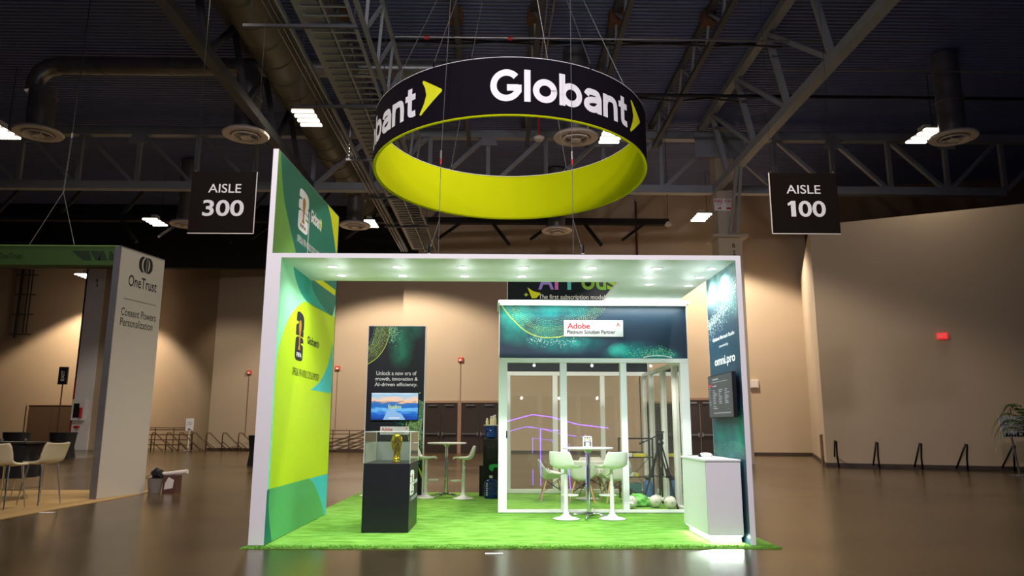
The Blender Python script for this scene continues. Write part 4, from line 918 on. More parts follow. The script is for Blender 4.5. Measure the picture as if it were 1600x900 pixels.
def rows_along(curve, n, off0, off1, rows, s):
    P = smoothline(curve, 10); L = len(P)-1; g = []
    for r_ in range(rows):
        o_ = off0+(off1-off0)*r_/(rows-1)
        for k in range(n):
            f_ = (k+0.3*r_ % 1)/n*L; i = min(int(f_), L-1); fr_ = f_-i; x = P[i][0]*(1-fr_)+P[i+1][0]*fr_; y = P[i][1]*(1-fr_)+P[i+1][1]*fr_
            dx = P[i+1][0]-P[i][0]; dy = P[i+1][1]-P[i][1]; l_ = math.hypot(dx, dy) or 1
            x += -dy/l_*o_+random.uniform(-.004, .004); y += dx/l_*o_+random.uniform(-.004, .004)
            if cl[0] < x < cl[1] and cl[2] < y < cl[3]: g.append((x, y, s*(0.6+0.6*random.random())))
    return g
swA = swoop[1:]+[hp(905, 515), hp(920, 506), hp(935, 496), hp(948, 484)]
dots('print_dots', HF, rows_along(swA, 60, 0.02, 0.18, 8, 0.006), M['dot_lime'], t, 0.006)
dots('print_dots', HF, rows_along(swA, 56, 0.12, 0.30, 7, 0.005), M['dot_pale'], t, 0.006)
dots('print_dots', HF, scatter(130, [hp(826, 529), hp(846, 533), hp(872, 534), hp(905, 532)], (0.05, 0.04), 0.004, 0.010, cl), M['dot_white'], t, 0.006)
dots('print_dots', HF, scatter(220, [hp(985, 553), hp(1010, 552), hp(1030, 549), hp(1052, 556)], (0.06, 0.05), 0.004, 0.010, cl), M['dot_pale'], t, 0.006)
b = NB()
for q in ribbon(smoothline([hp(1005, 558.5), hp(1020, 556), hp(1035, 556), hp(1050, 559)], 6), 0.02): b.faces.new([b.verts.new(HF.P(v.x, max(v.y, 0.012), 0.009)) for v in q])
obj('print_line', b, M['dot_white'], t, recalc=False)
# partner plaque on the header
t2 = thing('partner_plaque', 'large white plaque with red lettering on the glass room header', 'plaque', at_y(881, 526, RYF-0.02))
QF = Fr(at_y(881, 526, RYF-0.006), (1, 0, 0), (0, 0, 1)); QW, QH = 1.022, 0.285
b = NB(); poly(b, QF, [(0, 0), (QW, 0), (QW, QH), (0, QH)], 0.0, 0.016); obj('board', b, M['white'], t2, bevel=0.003)
put_text('lettering', 'Adobe', QF, 0.06, 0.45, 0.135, 0.235, M['ink_red'], t2, 0.02, 0.018)
put_text('lettering', 'Platinum Solution Partner', QF, 0.055, 0.885, 0.048, 0.115, M['ink_black'], t2, 0.018, 0.018)
def a_mark(fr, x, y, s, parent, d):
    b = NB(); poly(b, fr, [(x, y), (x+0.22*s, y), (x+0.52*s, y+0.75*s), (x+0.66*s, y+0.38*s), (x+0.5*s, y+0.38*s), (x+0.56*s, y+0.2*s), (x+0.74*s, y+0.2*s), (x+0.8*s, y), (x+s, y), (x+0.64*s, y+s), (x+0.38*s, y+s)], 0, d); obj('red_mark', b, M['ink_red'], parent)
a_mark(QF, 0.905, 0.18, 0.062, t2, 0.018)
# lit valance on top of the header
t2 = thing('light_valance', 'glowing white light ledge above the printed header', 'light', (1.6, 12.4, 3.45))
bx('valance_box', M['white_frame'], t2, -0.03, 3.22, 12.34, RYF-0.004, 3.462, 3.512, bevel=0.003)
b = NB(); bar(b, (0.0, 12.345, 3.488), (3.2, 12.345, 3.488), 0.03, 0.044); obj('light_strip', b, M['led'], t2)
b = NB(); poly(b, Fr((-0.031, 12.34, 0), (0, 1, 0), (0, 0, 1)), [(0, 3.462), (0.31, 3.36), (0.31, 3.462)], -0.008, 0.008); obj('end_bracket', b, M['white_frame'], t2)
b = NB(); bar(b, (0.02, 12.44, 3.455), (3.18, 12.44, 3.455), 0.05, 0.012); obj('led_strip', b, M['led'], t2)
o = lamp('valance_wash_light', 'AREA', (1.6, 12.44, 3.44), 8, (236, 255, 250), None, 3.1, sy=0.04); o.rotation_euler = (math.radians(14), 0, 0)
o = lamp('valance_up_light', 'AREA', (2.5, 12.28, 3.47), 9, (240, 255, 250), None, 1.4, sy=0.04); o.rotation_euler = (math.radians(118), 0, 0)

# big sign board behind the room
PRA = printed('dark_board_print', (14, 26, 36), [(1.6, 2.75, 0.9, 0.4, (16, 90, 84), 1.5), (2.2, 2.9, 0.8, 0.35, (90, 130, 40), 1.0), (2.6, 4.4, 0.6, 0.7, (60, 96, 50), 1.2), (0.6, 4.4, 0.4, 0.5, (20, 40, 44), 1.5)], (0.17, 16.5, 0), (0, 2))
t = thing('pods_board', 'dark board with multicoloured heading rising behind the glass room', 'sign', (0.17, 16.5, 2.6))
bx('board', M['white'], t, 0.165, 3.30, 16.46, 16.56, 2.601, 5.0)
bx('board_leg', M['white'], t, 0.18, 0.26, 16.47, 16.55, 0.0, 2.6); bx('board_leg', M['white'], t, 3.2, 3.28, 16.47, 16.55, 0.0, 2.6)
AF = Fr((0.17, 16.46, 0), (1, 0, 0), (0, 0, 1))
b = NB(); poly(b, AF, [(0.01, 2.605), (3.12, 2.605), (3.12, 4.99), (0.01, 4.99)], 0, 0.003); obj('board_print', b, PRA, t)
q0 = at_y(841, 452.5, 16.46); q1 = at_y(968, 452.5, 16.46); xa = q0.x-0.17; zb = q0.z
HUE = [mat('blue_pink_ink', (150, 130, 230), 0.5), mat('pink_ink', (200, 110, 200), 0.5), mat('aqua_ink', (90, 200, 200), 0.5), mat('soft_green_ink', (130, 180, 60), 0.5), mat('green_ink', (120, 190, 40), 0.5), mat('bright_lime_ink', (150, 200, 30), 0.5)]
for ch, x0, x1, m in zip('AIPods', (0, 0.375, 0.66, 0.98, 1.31, 1.56), (0.355, 0.455, 0.95, 1.28, 1.54, 1.80), HUE):
    hgt = 0.42 if ch in 'AIPd' else 0.31
    put_text('heading_letter', ch, AF, xa+x0, xa+x1, zb, zb+hgt, m, t, 0.02, 0.005)
a = at_y(842, 467.5, 16.46); put_text('lettering', 'The first subscription model to access', AF, xa+0.01, xa+0.01+2.02, a.z-0.03, a.z+0.11, M['ink_white'], t, 0.008, 0.005)
b = NB(); P_ = [AF.uv(at_y(u, v, 16.46)) for u, v in ((824, 449), (833, 455), (845, 458), (838, 466), (831, 466))]; poly(b, AF, P_, 0, 0.006); obj('arrow_mark', b, M['ink_lime'], t)
b = NB(); P_ = [AF.uv(at_y(u, v, 16.46)) for u, v in ((822, 457), (823.5, 459.5), (826, 460.5), (823.5, 461.5), (822, 464), (820.5, 461.5), (818, 460.5), (820.5, 459.5))]; poly(b, AF, P_, 0, 0.006); obj('spark_mark', b, M['dot_lime'], t)

# ---------------- dark totem with screen
PRT = printed('totem_print', (9, 19, 28), [(-2.70, 3.15, 0.32, 0.62, (14, 120, 92), 1.9), (-2.45, 3.45, 0.25, 0.3, (12, 110, 90), 1.5), (-1.60, 2.2, 0.26, 0.5, (14, 120, 92), 2.0), (-1.7, 1.35, 0.35, 0.45, (16, 96, 84), 1.6), (-1.65, 0.3, 0.3, 0.35, (30, 150, 150), 1.8), (-1.6, 0.7, 0.22, 0.3, (60, 170, 40), 1.8)], (-2.79, 15.7, 0), (0, 2))
t = thing('display_totem', 'tall dark teal totem with screen and white slogan', 'totem', (-2.17, 15.7, 0))
bx('totem_core', M['white'], t, -2.79, -1.56, 15.7, 15.84, 0.014, 3.52)
bx('base_plate', M['white'], t, -2.82, -1.5, 15.55, 15.98, 0.012, 0.03)
OF = Fr((-2.79, 15.7, 0), (1, 0, 0), (0, 0, 1)); OW = 1.23
b = NB(); poly(b, OF, [(0.014, 0.03), (OW-0.018, 0.03), (OW-0.018, 3.508), (0.014, 3.508)], 0, 0.003); obj('totem_print', b, PRT, t)
def op(u, v): return OF.uv(at_y(u, v, 15.7))
cl = (0.02, OW-0.025, 0.04, 3.5)
sw = [op(*p) for p in ((609.5, 510), (608.5, 520), (606, 530), (602, 541), (596, 551), (588, 560), (575, 569))]
for c_ in (sw, [op(657, 613), op(650, 620), op(643, 632), op(637, 648), op(635, 664), op(636, 676)]):
    b = NB()
    for q in ribbon([p for p in smoothline(c_, 6)], 0.016): b.faces.new([b.verts.new(OF.P(min(max(v.x, 0.015), OW-0.02), v.y, 0.005)) for v in q])
    obj('print_line', b, M['dot_lime'], t, recalc=False)
dots('print_dots', OF, rows_along(sw, 46, -0.28, -0.03, 11, 0.0075), M['dot_lime'], t, 0.005)
dots('print_dots', OF, rows_along(sw, 40, -0.33, -0.10, 8, 0.006), M['dot_pale'], t, 0.005)
dots('print_dots', OF, scatter(160, [op(612, 512), op(616, 520), op(613, 528)], (0.06, 0.07), 0.006, 0.014, cl), M['dot_pale'], t, 0.005)
sw2 = [op(657, 626), op(650, 640), op(645, 655), op(643, 672), op(648, 690)]
dots('print_dots', OF, rows_along(sw2, 40, -0.04, 0.2, 11, 0.010), M['dot_pale'], t, 0.005)
dots('print_dots', OF, rows_along([op(648, 655), op(643, 672), op(646, 690), op(655, 720)], 44, -0.08, 0.16, 10, 0.011), M['dot_lime'], t, 0.005)
dots('print_dots', OF, scatter(220, [op(622, 661), op(640, 668), op(655, 700), op(657, 730)], (0.06, 0.06), 0.006, 0.013, cl), M['dot_teal'], t, 0.005)
b = NB(); P_ = [op(u, v) for u, v in ((653, 728), (661, 738), (661, 748), (656, 740))]; poly(b, OF, [(min(x, OW-0.02), y) for x, y in P_], 0, 0.005); obj('lime_mark', b, M['g_lime'], t)
for s, (u0, v0, u1, v1) in zip(('Unlock a new era of', 'growth, innovation &', 'AI-driven efficiency.'), ((588, 586.2, 651, 580), (585.7, 596.3, 652.8, 589.3), (585.2, 605, 652.3, 598))):
    a = op(u0, v0); c = op(u1, v1); put_text('lettering', s, OF, a[0], c[0], a[1], c[1], M['ink_white'], t, 0.014 if s[0] != 'U' else 0.006, 0.005)
# screen picture: sunset sky over a blue valley
def tv_mat():
    m = bpy.data.materials.new('screen_picture'); m.use_nodes = True; nt = m.node_tree; n = nt.nodes; L = nt.links; b = n['Principled BSDF']
    tc = n.new('ShaderNodeTexCoord'); sx = n.new('ShaderNodeSeparateXYZ'); L.new(tc.outputs['Generated'], sx.inputs[0])
    mp = n.new('ShaderNodeMapping'); mp.inputs['Scale'].default_value = (2.2, 1, 7); L.new(tc.outputs['Generated'], mp.inputs[0])
    nz = n.new('ShaderNodeTexNoise'); nz.inputs['Scale'].default_value = 1.6; nz.inputs['Detail'].default_value = 5; L.new(mp.outputs[0], nz.inputs['Vector'])
    ad = n.new('ShaderNodeMath'); ad.operation = 'MULTIPLY_ADD'; ad.inputs[1].default_value = 0.42; L.new(nz.outputs['Fac'], ad.inputs[0])
    su = n.new('ShaderNodeMath'); su.operation = 'SUBTRACT'; su.inputs[1].default_value = 0.21; L.new(sx.outputs['Z'], su.inputs[0]); L.new(su.outputs[0], ad.inputs[2])
    cr = n.new('ShaderNodeValToRGB'); e = cr.color_ramp.elements; e[0].position = 0.0; e[0].color = lin((8, 50, 150))+(1,); e[1].position = 1.0; e[1].color = lin((205, 225, 245))+(1,)
    for p_, c_ in ((0.25, (24, 112, 214)), (0.38, (120, 200, 250)), (0.46, (30, 110, 205)), (0.58, (44, 116, 190)), (0.63, (120, 130, 180)), (0.67, (255, 205, 150)), (0.78, (250, 215, 190)), (0.9, (150, 205, 235))):
        k = e.new(p_); k.color = lin(c_)+(1,)
    L.new(ad.outputs[0], cr.inputs[0]); L.new(cr.outputs[0], b.inputs['Emission Color']); b.inputs['Emission Strength'].default_value = 0.95; b.inputs['Base Color'].default_value = (0.01, 0.01, 0.01, 1); b.inputs['Roughness'].default_value = 0.25
    return m
t = thing('totem_screen', 'flat screen showing a blue landscape on the dark totem', 'screen', (-2.17, 15.62, 1.82))
TF = Fr((-2.655, 15.63, 1.545), (1, 0, 0), (0, 0, 1)); TW, TH = 0.965, 0.55
b = NB(); poly(b, TF, [(-0.012, -0.012), (TW+0.012, -0.012), (TW+0.012, TH+0.012), (-0.012, TH+0.012)], -0.055, 0); obj('screen_casing', b, M['black_metal'], t)
b = NB(); poly(b, TF, [(0, 0), (TW, 0), (TW, TH), (0, TH)], 0.0005, 0.002); obj('display', b, tv_mat(), t)
bx('wall_mount', M['black_metal'], t, -2.3, -2.0, 15.685, 15.697, 1.7, 1.95)
b = NB(); poly(b, TF, [(0.26*TW, 0.0), (0.33*TW, 0.30*TH), (0.42*TW, 0.45*TH), (0.5*TW, 0.42*TH), (0.54*TW, 0.3*TH), (0.66*TW, 0.2*TH), (0.74*TW, 0.0)], 0.002, 0.003); obj('picture_road', b, emit('screen_pale_blue', (150, 200, 250), 0.8), t)
put_text('screen_lettering', 'Studios', TF, 0.36*TW, 0.64*TW, 0.42*TH, 0.56*TH, emit('screen_lime', (226, 250, 120), 0.9), t, 0.01, 0.004)
b = NB(); poly(b, TF, [(0.38*TW, 0.04*TH), (0.62*TW, 0.04*TH), (0.62*TW, 0.09*TH), (0.38*TW, 0.09*TH)], 0.003, 0.004); obj('caption_bar', b, emit('screen_white', (230, 240, 255), 0.8), t)
t = thing('partner_plaque', 'small white plaque with red lettering below the totem screen', 'plaque', (-2.2, 15.69, 1.3))
a = at_y(594, 679, 15.69); c = at_y(639, 666.5, 15.69); KF = Fr(a, (1, 0, 0), (0, 0, 1)); KW, KH = c.x-a.x, c.z-a.z
b = NB(); poly(b, KF, [(0, 0), (KW, 0), (KW, KH), (0, KH)], 0, 0.018); obj('board', b, M['white'], t)
put_text('lettering', 'Adobe', KF, 0.05*KW, 0.43*KW, 0.42*KH, 0.86*KH, M['ink_red'], t, 0.02, 0.02); put_text('lettering', 'Platinum Solution Partner', KF, 0.05*KW, 0.86*KW, 0.14*KH, 0.34*KH, M['ink_black'], t, 0.0, 0.02); a_mark(KF, 0.88*KW, 0.62*KH, 0.045, t, 0.02)

# ---------------- display plinth, case, trophy
PX0, PX1, PY0, PY1, PZ = -1.832, -1.205, 10.34, 11.36, 0.912
t = thing('display_plinth', 'black display plinth with white emblem on its side', 'plinth', (-1.52, 10.8, 0)); bx('plinth_body', M['black_lam'], t, PX0, PX1, PY0, PY1, 0.014, PZ-0.012, bevel=0.003); bx('plinth_top', M['black_lam'], t, PX0-0.004, PX1+0.004, PY0-0.004, PY1+0.004, PZ-0.012, PZ, bevel=0.002)
GF = Fr((PX1, PY0, 0), (0, 1, 0), (0, 0, 1))
def gp(u, v): return GF.uv(at_x(u, v, PX1))
emblem(GF, gp(641, 750)[0], gp(646, 750)[0]+0.04, gp(643, 773)[1], gp(643, 735)[1], M['ink_white'], M['ink_black'], t)
a = gp(646.5, 753.5); word_mesh('lettering', 'Globant', GF, a[0]+0.02, a[1]-0.02, 0.06, M['ink_white'], t, 0.003, width=gp(651.5, 750)[0]-a[0]-0.05, arrow=M['ink_white'])
a = gp(641, 781); c = gp(651, 777); put_text('lettering', 'OFFICIAL FIFA WORLD CUP 26 SUPPORTER', GF, a[0], c[0], a[1]-0.02, a[1]+0.03, M['ink_white'], t, 0.004, 0.003)
t = thing('display_case', 'clear acrylic display case on the black plinth', 'display case', (-1.52, 10.85, PZ))
CZ = 1.333
for n_, vs in (('front_panel', ((PX0, PY0+0.003, PZ+0.002), (PX1, PY0+0.003, PZ+0.002), (PX1, PY0+0.003, CZ), (PX0, PY0+0.003, CZ))), ('rear_panel', ((PX0, PY1, PZ+0.002), (PX1, PY1, PZ+0.002), (PX1, PY1, CZ), (PX0, PY1, CZ))),
    ('left_panel', ((PX0, PY0, PZ+0.002), (PX0, PY1, PZ+0.002), (PX0, PY1, CZ), (PX0, PY0, CZ))), ('right_panel', ((PX1, PY0, PZ+0.002), (PX1, PY1, PZ+0.002), (PX1, PY1, CZ), (PX1, PY0, CZ))), ('top_panel', ((PX0, PY0, CZ), (PX1, PY0, CZ), (PX1, PY1, CZ), (PX0, PY1, CZ)))):
    b = NB(); b.faces.new([b.verts.new(v) for v in vs]); obj(n_, b, M['acrylic'], t, recalc=False)
b = NB(); e_ = 0.007
for x in (PX0, PX1):
    for y in (PY0, PY1): bar(b, (x, y, PZ+0.001), (x, y, CZ), e_)
for z in (CZ,):
    for y in (PY0, PY1): bar(b, (PX0, y, z), (PX1, y, z), e_)
    for x in (PX0, PX1): bar(b, (x, PY0, z), (x, PY1, z), e_)
obj('polished_edges', b, mat('frosted_acrylic_edge', (214, 220, 214), 0.4), t)
M['pale_sheet'] = glass('pale_lower_sheet', (230, 235, 228), 0.6, haze=0.62)  # pale half-clear sheets inside the lower rear and left of the case
for n_, vs in (('pale_rear_sheet', ((PX0+0.01, PY1-0.008, PZ+0.002), (PX1-0.01, PY1-0.008, PZ+0.002), (PX1-0.01, PY1-0.008, PZ+0.27), (PX0+0.01, PY1-0.008, PZ+0.27))), ('pale_side_sheet', ((PX0+0.008, PY0+0.02, PZ+0.002), (PX0+0.008, PY1-0.01, PZ+0.002), (PX0+0.008, PY1-0.01, PZ+0.27), (PX0+0.008, PY0+0.02, PZ+0.27)))):
    b = NB(); b.faces.new([b.verts.new(v) for v in vs]); obj(n_, b, M['pale_sheet'], t, recalc=False)
TX, TY = -1.455, 10.82
t = thing('gold_trophy', 'gold trophy of swirling figures holding up a globe in the case', 'trophy', (TX, TY, PZ))
b = NB(); n = 26; prof = []
for k in range(31):
    s = k/30; z = PZ+0.062+0.215*s
    r = 0.034+0.018*math.sin(min(1, s*1.25)*PI*0.62)**2+0.012*(1-s)**3
    prof.append((r, z))
rings = []
for k, (r, z) in enumerate(prof):
    tw = 1.6*k/30; rings.append([b.verts.new((TX+r*(1+0.22*math.sin(3*(2*PI*j/n)+tw*3)+0.08*math.sin(7*(2*PI*j/n)-tw*4))*math.cos(2*PI*j/n), TY+r*(1+0.22*math.sin(3*(2*PI*j/n)+tw*3)+0.08*math.sin(7*(2*PI*j/n)-tw*4))*math.sin(2*PI*j/n), z)) for j in range(n)])
for a, c in zip(rings, rings[1:]):
    for j in range(n): b.faces.new((a[j], a[(j+1) % n], c[(j+1) % n], c[j]))
b.faces.new(rings[0][::-1]); b.faces.new(rings[-1]); obj('figures', b, M['gold'], t, smooth='all')
b = NB(); bmesh.ops.create_icosphere(b, subdivisions=4, radius=0.073, matrix=Matrix.Translation((TX, TY, PZ+0.325)))
for v in b.verts:
    d = v.co-Vector((TX, TY, PZ+0.325)); k = 1+0.05*math.sin(d.x*70+1)*math.sin(d.z*62)+0.03*math.sin(d.y*110); v.co = Vector((TX, TY, PZ+0.325))+d*k
obj('globe', b, M['gold'], t, smooth='all')
for sgn in (-1, 1):   # raised arms of the two figures
    b = NB(); tube(b, [(TX+sgn*0.03, TY-0.03, PZ+0.16), (TX+sgn*0.055, TY-0.035, PZ+0.22), (TX+sgn*0.07, TY-0.025, PZ+0.28), (TX+sgn*0.06, TY-0.01, PZ+0.345)], 0.018, 8, 0.010); obj('arm', b, M['gold'], t, smooth='all')
b = NB(); lathe(b, [(0.056, PZ+0.001), (0.060, PZ+0.012), (0.056, PZ+0.020)], TX, TY, 28); obj('foot', b, M['gold'], t, smooth=True)
b = NB(); lathe(b, [(0.055, PZ+0.020), (0.053, PZ+0.034)], TX, TY, 28, False); obj('green_band', b, M['malachite'], t, smooth=True)
b = NB(); lathe(b, [(0.055, PZ+0.034), (0.054, PZ+0.046), (0.045, PZ+0.068)], TX, TY, 28); obj('upper_foot', b, M['gold'], t, smooth=True)

# ---------------- bar stools and tables
def shell(bm, prof, hw, curl, nU=14, th=0.012):
    """seat shell: prof = side-view points (y, z) front to back top, hw = half widths, curl = edge lift"""
    P = smoothline(prof, 5); n = len(P); rows = []
    def ip(arr, f): f *= len(arr)-1; i = min(int(f), len(arr)-2); return arr[i]*(1-(f-i))+arr[i+1]*(f-i)
    for i, (y, z) in enumerate(P):
        f = i/(n-1); a = P[max(i-1, 0)]; c = P[min(i+1, n-1)]; d = Vector((c[0]-a[0], c[1]-a[1])).normalized(); nn = Vector((-d.y, d.x))
        row = []
        for k in range(nU+1):
            s = -1+2*k/nU; w_ = ip(hw, f); l = ip(curl, f)*abs(s)**2.6
            row.append(bm.verts.new((s*w_, y+nn.x*l, z+nn.y*l)))
        rows.append(row)
    fs = []
    for a, c in zip(rows, rows[1:]):
        for k in range(nU): fs.append(bm.faces.new((a[k], a[k+1], c[k+1], c[k])))
    bmesh.ops.recalc_face_normals(bm, faces=fs)
    bmesh.ops.solidify(bm, geom=fs, thickness=th)
def make_stool(lab):
    t = thing('bar_stool', lab, 'bar stool', (0, 0, 0), group='white gas lift bar stools'); m = M['white_plastic']
    b = NB(); shell(b, [(-0.21, 0.775), (-0.17, 0.80), (-0.05, 0.785), (0.08, 0.775), (0.16, 0.80), (0.20, 0.87), (0.225, 0.97), (0.235, 1.03)], [0.17, 0.2, 0.205, 0.205, 0.205, 0.20, 0.185, 0.16], [0.005, 0.02, 0.03, 0.05, 0.07, 0.07, 0.05, 0.03]); obj('seat_shell', b, m, t, smooth='all')
    cyl('gas_column', m, t, (0, 0, 0.06), (0, 0, 0.50), 0.034, 16); cyl('piston', m, t, (0, 0, 0.50), (0, 0, 0.765), 0.026, 14)
    b = NB(); lathe(b, [(0.205, 0.014), (0.21, 0.022), (0.17, 0.032), (0.09, 0.052), (0.05, 0.085), (0.036, 0.13)], 0, 0, 30); obj('base', b, m, t, smooth=True)
    b = NB(); tube(b, [(0.03, -0.02, 0.36)]+[(0.13*math.cos(a), -0.14+0.11*math.sin(a), 0.36) for a in [math.radians(30-x) for x in range(0, 241, 20)]]+[(-0.03, -0.02, 0.36)], 0.012, 8); obj('footrest', b, m, t, smooth='all')
    b = NB(); tube(b, [(0.03, 0, 0.70), (0.09, 0.02, 0.66), (0.12, 0.03, 0.60)], 0.008, 6); obj('lever', b, M['chrome'], t, smooth='all')
    return t
s0 = make_stool('white bar stool left of the rear table, behind the plinth'); s0.location = (-1.46, 15.3, 0); s0.rotation_euler = (0, 0, PI/2)
dup(s0, (-0.70, 15.12, 0), -PI/2+0.1, 'white bar stool right of the rear table beside the water cooler')
dup(s0, (1.04, 11.84, 0), PI-0.55, 'white bar stool left of the front table, back turned to viewer')
dup(s0, (1.755, 11.84, 0), PI+0.35, 'white bar stool right of the front table, back turned to viewer')
def make_table(lab):
    t = thing('bar_table', lab, 'table', (0, 0, 0), group='round white bar tables')
    b = NB(); lathe(b, [(0, 1.062), (0.385, 1.062), (0.40, 1.072), (0.40, 1.084), (0.39, 1.09), (0, 1.09)], 0, 0, 40); obj('table_top', b, M['white'], t, smooth=True)
    cyl('pole', M['chrome'], t, (0, 0, 0.06), (0, 0, 1.03), 0.033, 18); b = NB(); lathe(b, [(0.035, 1.0), (0.07, 1.04), (0.11, 1.062)], 0, 0, 20); obj('top_flange', b, M['chrome'], t, smooth=True)
    for k in range(4):
        a = PI/4+k*PI/2+0.25; b = NB(); tube(b, [(0.02*math.cos(a), 0.02*math.sin(a), 0.085), (0.16*math.cos(a), 0.16*math.sin(a), 0.07), (0.37*math.cos(a), 0.37*math.sin(a), 0.03)], 0.026, 8, 0.014); obj('foot', b, M['chrome'], t, smooth='all')
    return t
t0 = make_table('round white bar table with chrome pole before the dark doors'); t0.location = (-1.06, 15.45, 0)
dup(t0, (1.41, 12.0, 0), 0.3, 'round white bar table with chrome pole before the glass room')
# table sign on the front table
t = thing('table_sign', 'small badge style stand sign on the front bar table', 'sign', (1.41, 11.98, 1.09)); f = Fr((1.33, 11.97, 1.091), (1, 0, 0), (0, 0, 1))
b = NB(); poly(b, f, [(0, 0), (0.145, 0), (0.145, 0.15), (0.13, 0.172), (0.015, 0.172), (0, 0.15)], -0.012, 0); obj('card', b, M['white_plastic'], t)
b = NB(); poly(b, f, [(0.014, 0.015), (0.131, 0.015), (0.131, 0.088), (0.014, 0.088)], 0, 0.002); obj('dark_band', b, mat('slate_ink', (74, 84, 84), 0.5), t)
b = NB(); poly(b, f, [(0.045, 0.02), (0.105, 0.02), (0.105, 0.075), (0.045, 0.075)], 0.002, 0.003); obj('white_square', b, M['ink_white'], t)
b = NB()
for x0, x1, y0, y1 in ((0.02, 0.05, 0.14, 0.155), (0.06, 0.085, 0.135, 0.155), (0.095, 0.125, 0.14, 0.155), (0.02, 0.04, 0.1, 0.115), (0.105, 0.125, 0.1, 0.115)): poly(b, f, [(x0, y0), (x1, y0), (x1, y1), (x0, y1)], 0, 0.002)
obj('printed_marks', b, M['ink_black'], t)
b = NB(); poly(b, f, [(0.02, 0.118), (0.125, 0.118), (0.125, 0.13), (0.02, 0.13)], 0, 0.002); obj('lime_band', b, M['dot_lime'], t)
bx('foot', M['white_plastic'], t, 1.33, 1.475, 11.955, 12.02, 1.0905, 1.098)

# ---------------- water cooler and bottles
t = thing('water_cooler', 'black water cooler with blue bottle standing beside the glass room', 'water cooler', (-0.165, 15.85, 0))
bx('cabinet', M['black_metal'], t, -0.325, -0.005, 15.70, 16.02, 0.014, 1.13, bevel=0.015); bx('shoulder', M['black_metal'], t, -0.335, 0.005, 15.69, 16.03, 1.13, 1.165, bevel=0.008)
bx('drip_recess', M['black_lam'], t, -0.26, -0.07, 15.692, 15.70, 0.75, 1.05); cyl('tap', M['steel_dark'], t, (-0.2, 15.70, 1.0), (-0.2, 15.65, 0.98), 0.016, 8); cyl('tap', M['steel_dark'], t, (-0.13, 15.70, 1.0), (-0.13, 15.65, 0.98), 0.016, 8)
b = NB(); lathe(b, [(0.06, 1.165), (0.125, 1.19), (0.137, 1.22), (0.13, 1.26), (0.137, 1.28), (0.137, 1.33), (0.13, 1.345), (0.137, 1.36), (0.135, 1.41), (0.12, 1.425), (0, 1.428)], -0.165, 15.86, 28); obj('bottle', b, M['blue_pet'], t, smooth=True)
f = Fr((-0.3, 15.698, 0.5), (1, 0, 0), (0, 0, 1)); b = NB(); poly(b, f, [(0.1, 0.05), (0.17, 0.0), (0.2, 0.08), (0.28, 0.09), (0.28, 0.15), (0.2, 0.15), (0.13, 0.14), (0.1, 0.12)], 0, 0.003); obj('green_logo', b, mat('bright_green_ink', (30, 190, 90), 0.5), t)
bx('side_panel', M['black_metal'], t, -0.4, -0.33, 15.72, 15.9, 0.014, 0.62)
t = thing('serving_tray', 'round white tray on top of the blue cooler bottle', 'tray', (-0.165, 15.86, 1.43)); b = NB(); lathe(b, [(0, 1.43), (0.15, 1.43), (0.165, 1.45), (0.155, 1.452), (0.145, 1.438), (0, 1.438)], -0.165, 15.86, 28); obj('tray_dish', b, M['white_plastic'], t, smooth=True)
def small_bottle(x, y, hgt, lab):
    t = thing('small_bottle', lab, 'bottle', (x, y, 1.438), group='cream bottles on the cooler tray'); z = 1.439
    b = NB(); lathe(b, [(0, z), (0.028, z), (0.03, z+0.01), (0.03, z+hgt*0.6), (0.018, z+hgt*0.78), (0.016, z+hgt*0.88), (0, z+hgt*0.88)], x, y, 16); obj('bottle_body', b, mat('cream_glass', (222, 214, 170), 0.25), t, smooth=True)
    b = NB(); lathe(b, [(0.019, z+hgt*0.88), (0.019, z+hgt), (0, z+hgt)], x, y, 14); obj('cap', b, M['white'], t, smooth=True)
small_bottle(-0.25, 15.80, 0.15, 'small cream bottle at left on the cooler tray'); small_bottle(-0.165, 15.86, 0.19, 'cream bottle in the middle of the cooler tray'); small_bottle(-0.12, 15.79, 0.2, 'cream bottle nearest the front on the cooler tray'); small_bottle(-0.085, 15.86, 0.22, 'tallest cream bottle at right on the cooler tray')
t = thing('water_bottle', 'spare large blue water bottle on the turf before the cooler', 'bottle', (-0.155, 15.28, 0))
b = NB(); lathe(b, [(0, 0.018), (0.13, 0.018), (0.14, 0.035), (0.14, 0.12), (0.13, 0.13), (0.13, 0.145), (0.14, 0.155), (0.14, 0.22), (0.13, 0.235), (0.14, 0.25), (0.14, 0.30), (0.10, 0.36), (0.03, 0.385), (0.03, 0.41)], -0.155, 15.28, 28); obj('bottle_body', b, M['blue_pet'], t, smooth=True)
b = NB(); lathe(b, [(0.034, 0.40), (0.034, 0.445), (0, 0.445)], -0.155, 15.28, 14); obj('cap', b, M['white'], t, smooth=True)
b = NB()
for k in range(6):
    a = -2.4+0.12; z = 0.08+k*0.042; bar(b, (-0.155+0.141*math.cos(a), 15.28+0.141*math.sin(a), z), (-0.155+0.141*math.cos(a+0.22), 15.28+0.141*math.sin(a+0.22), z+0.008), 0.004, 0.026)
obj('printed_letters', b, M['ink_white'], t)

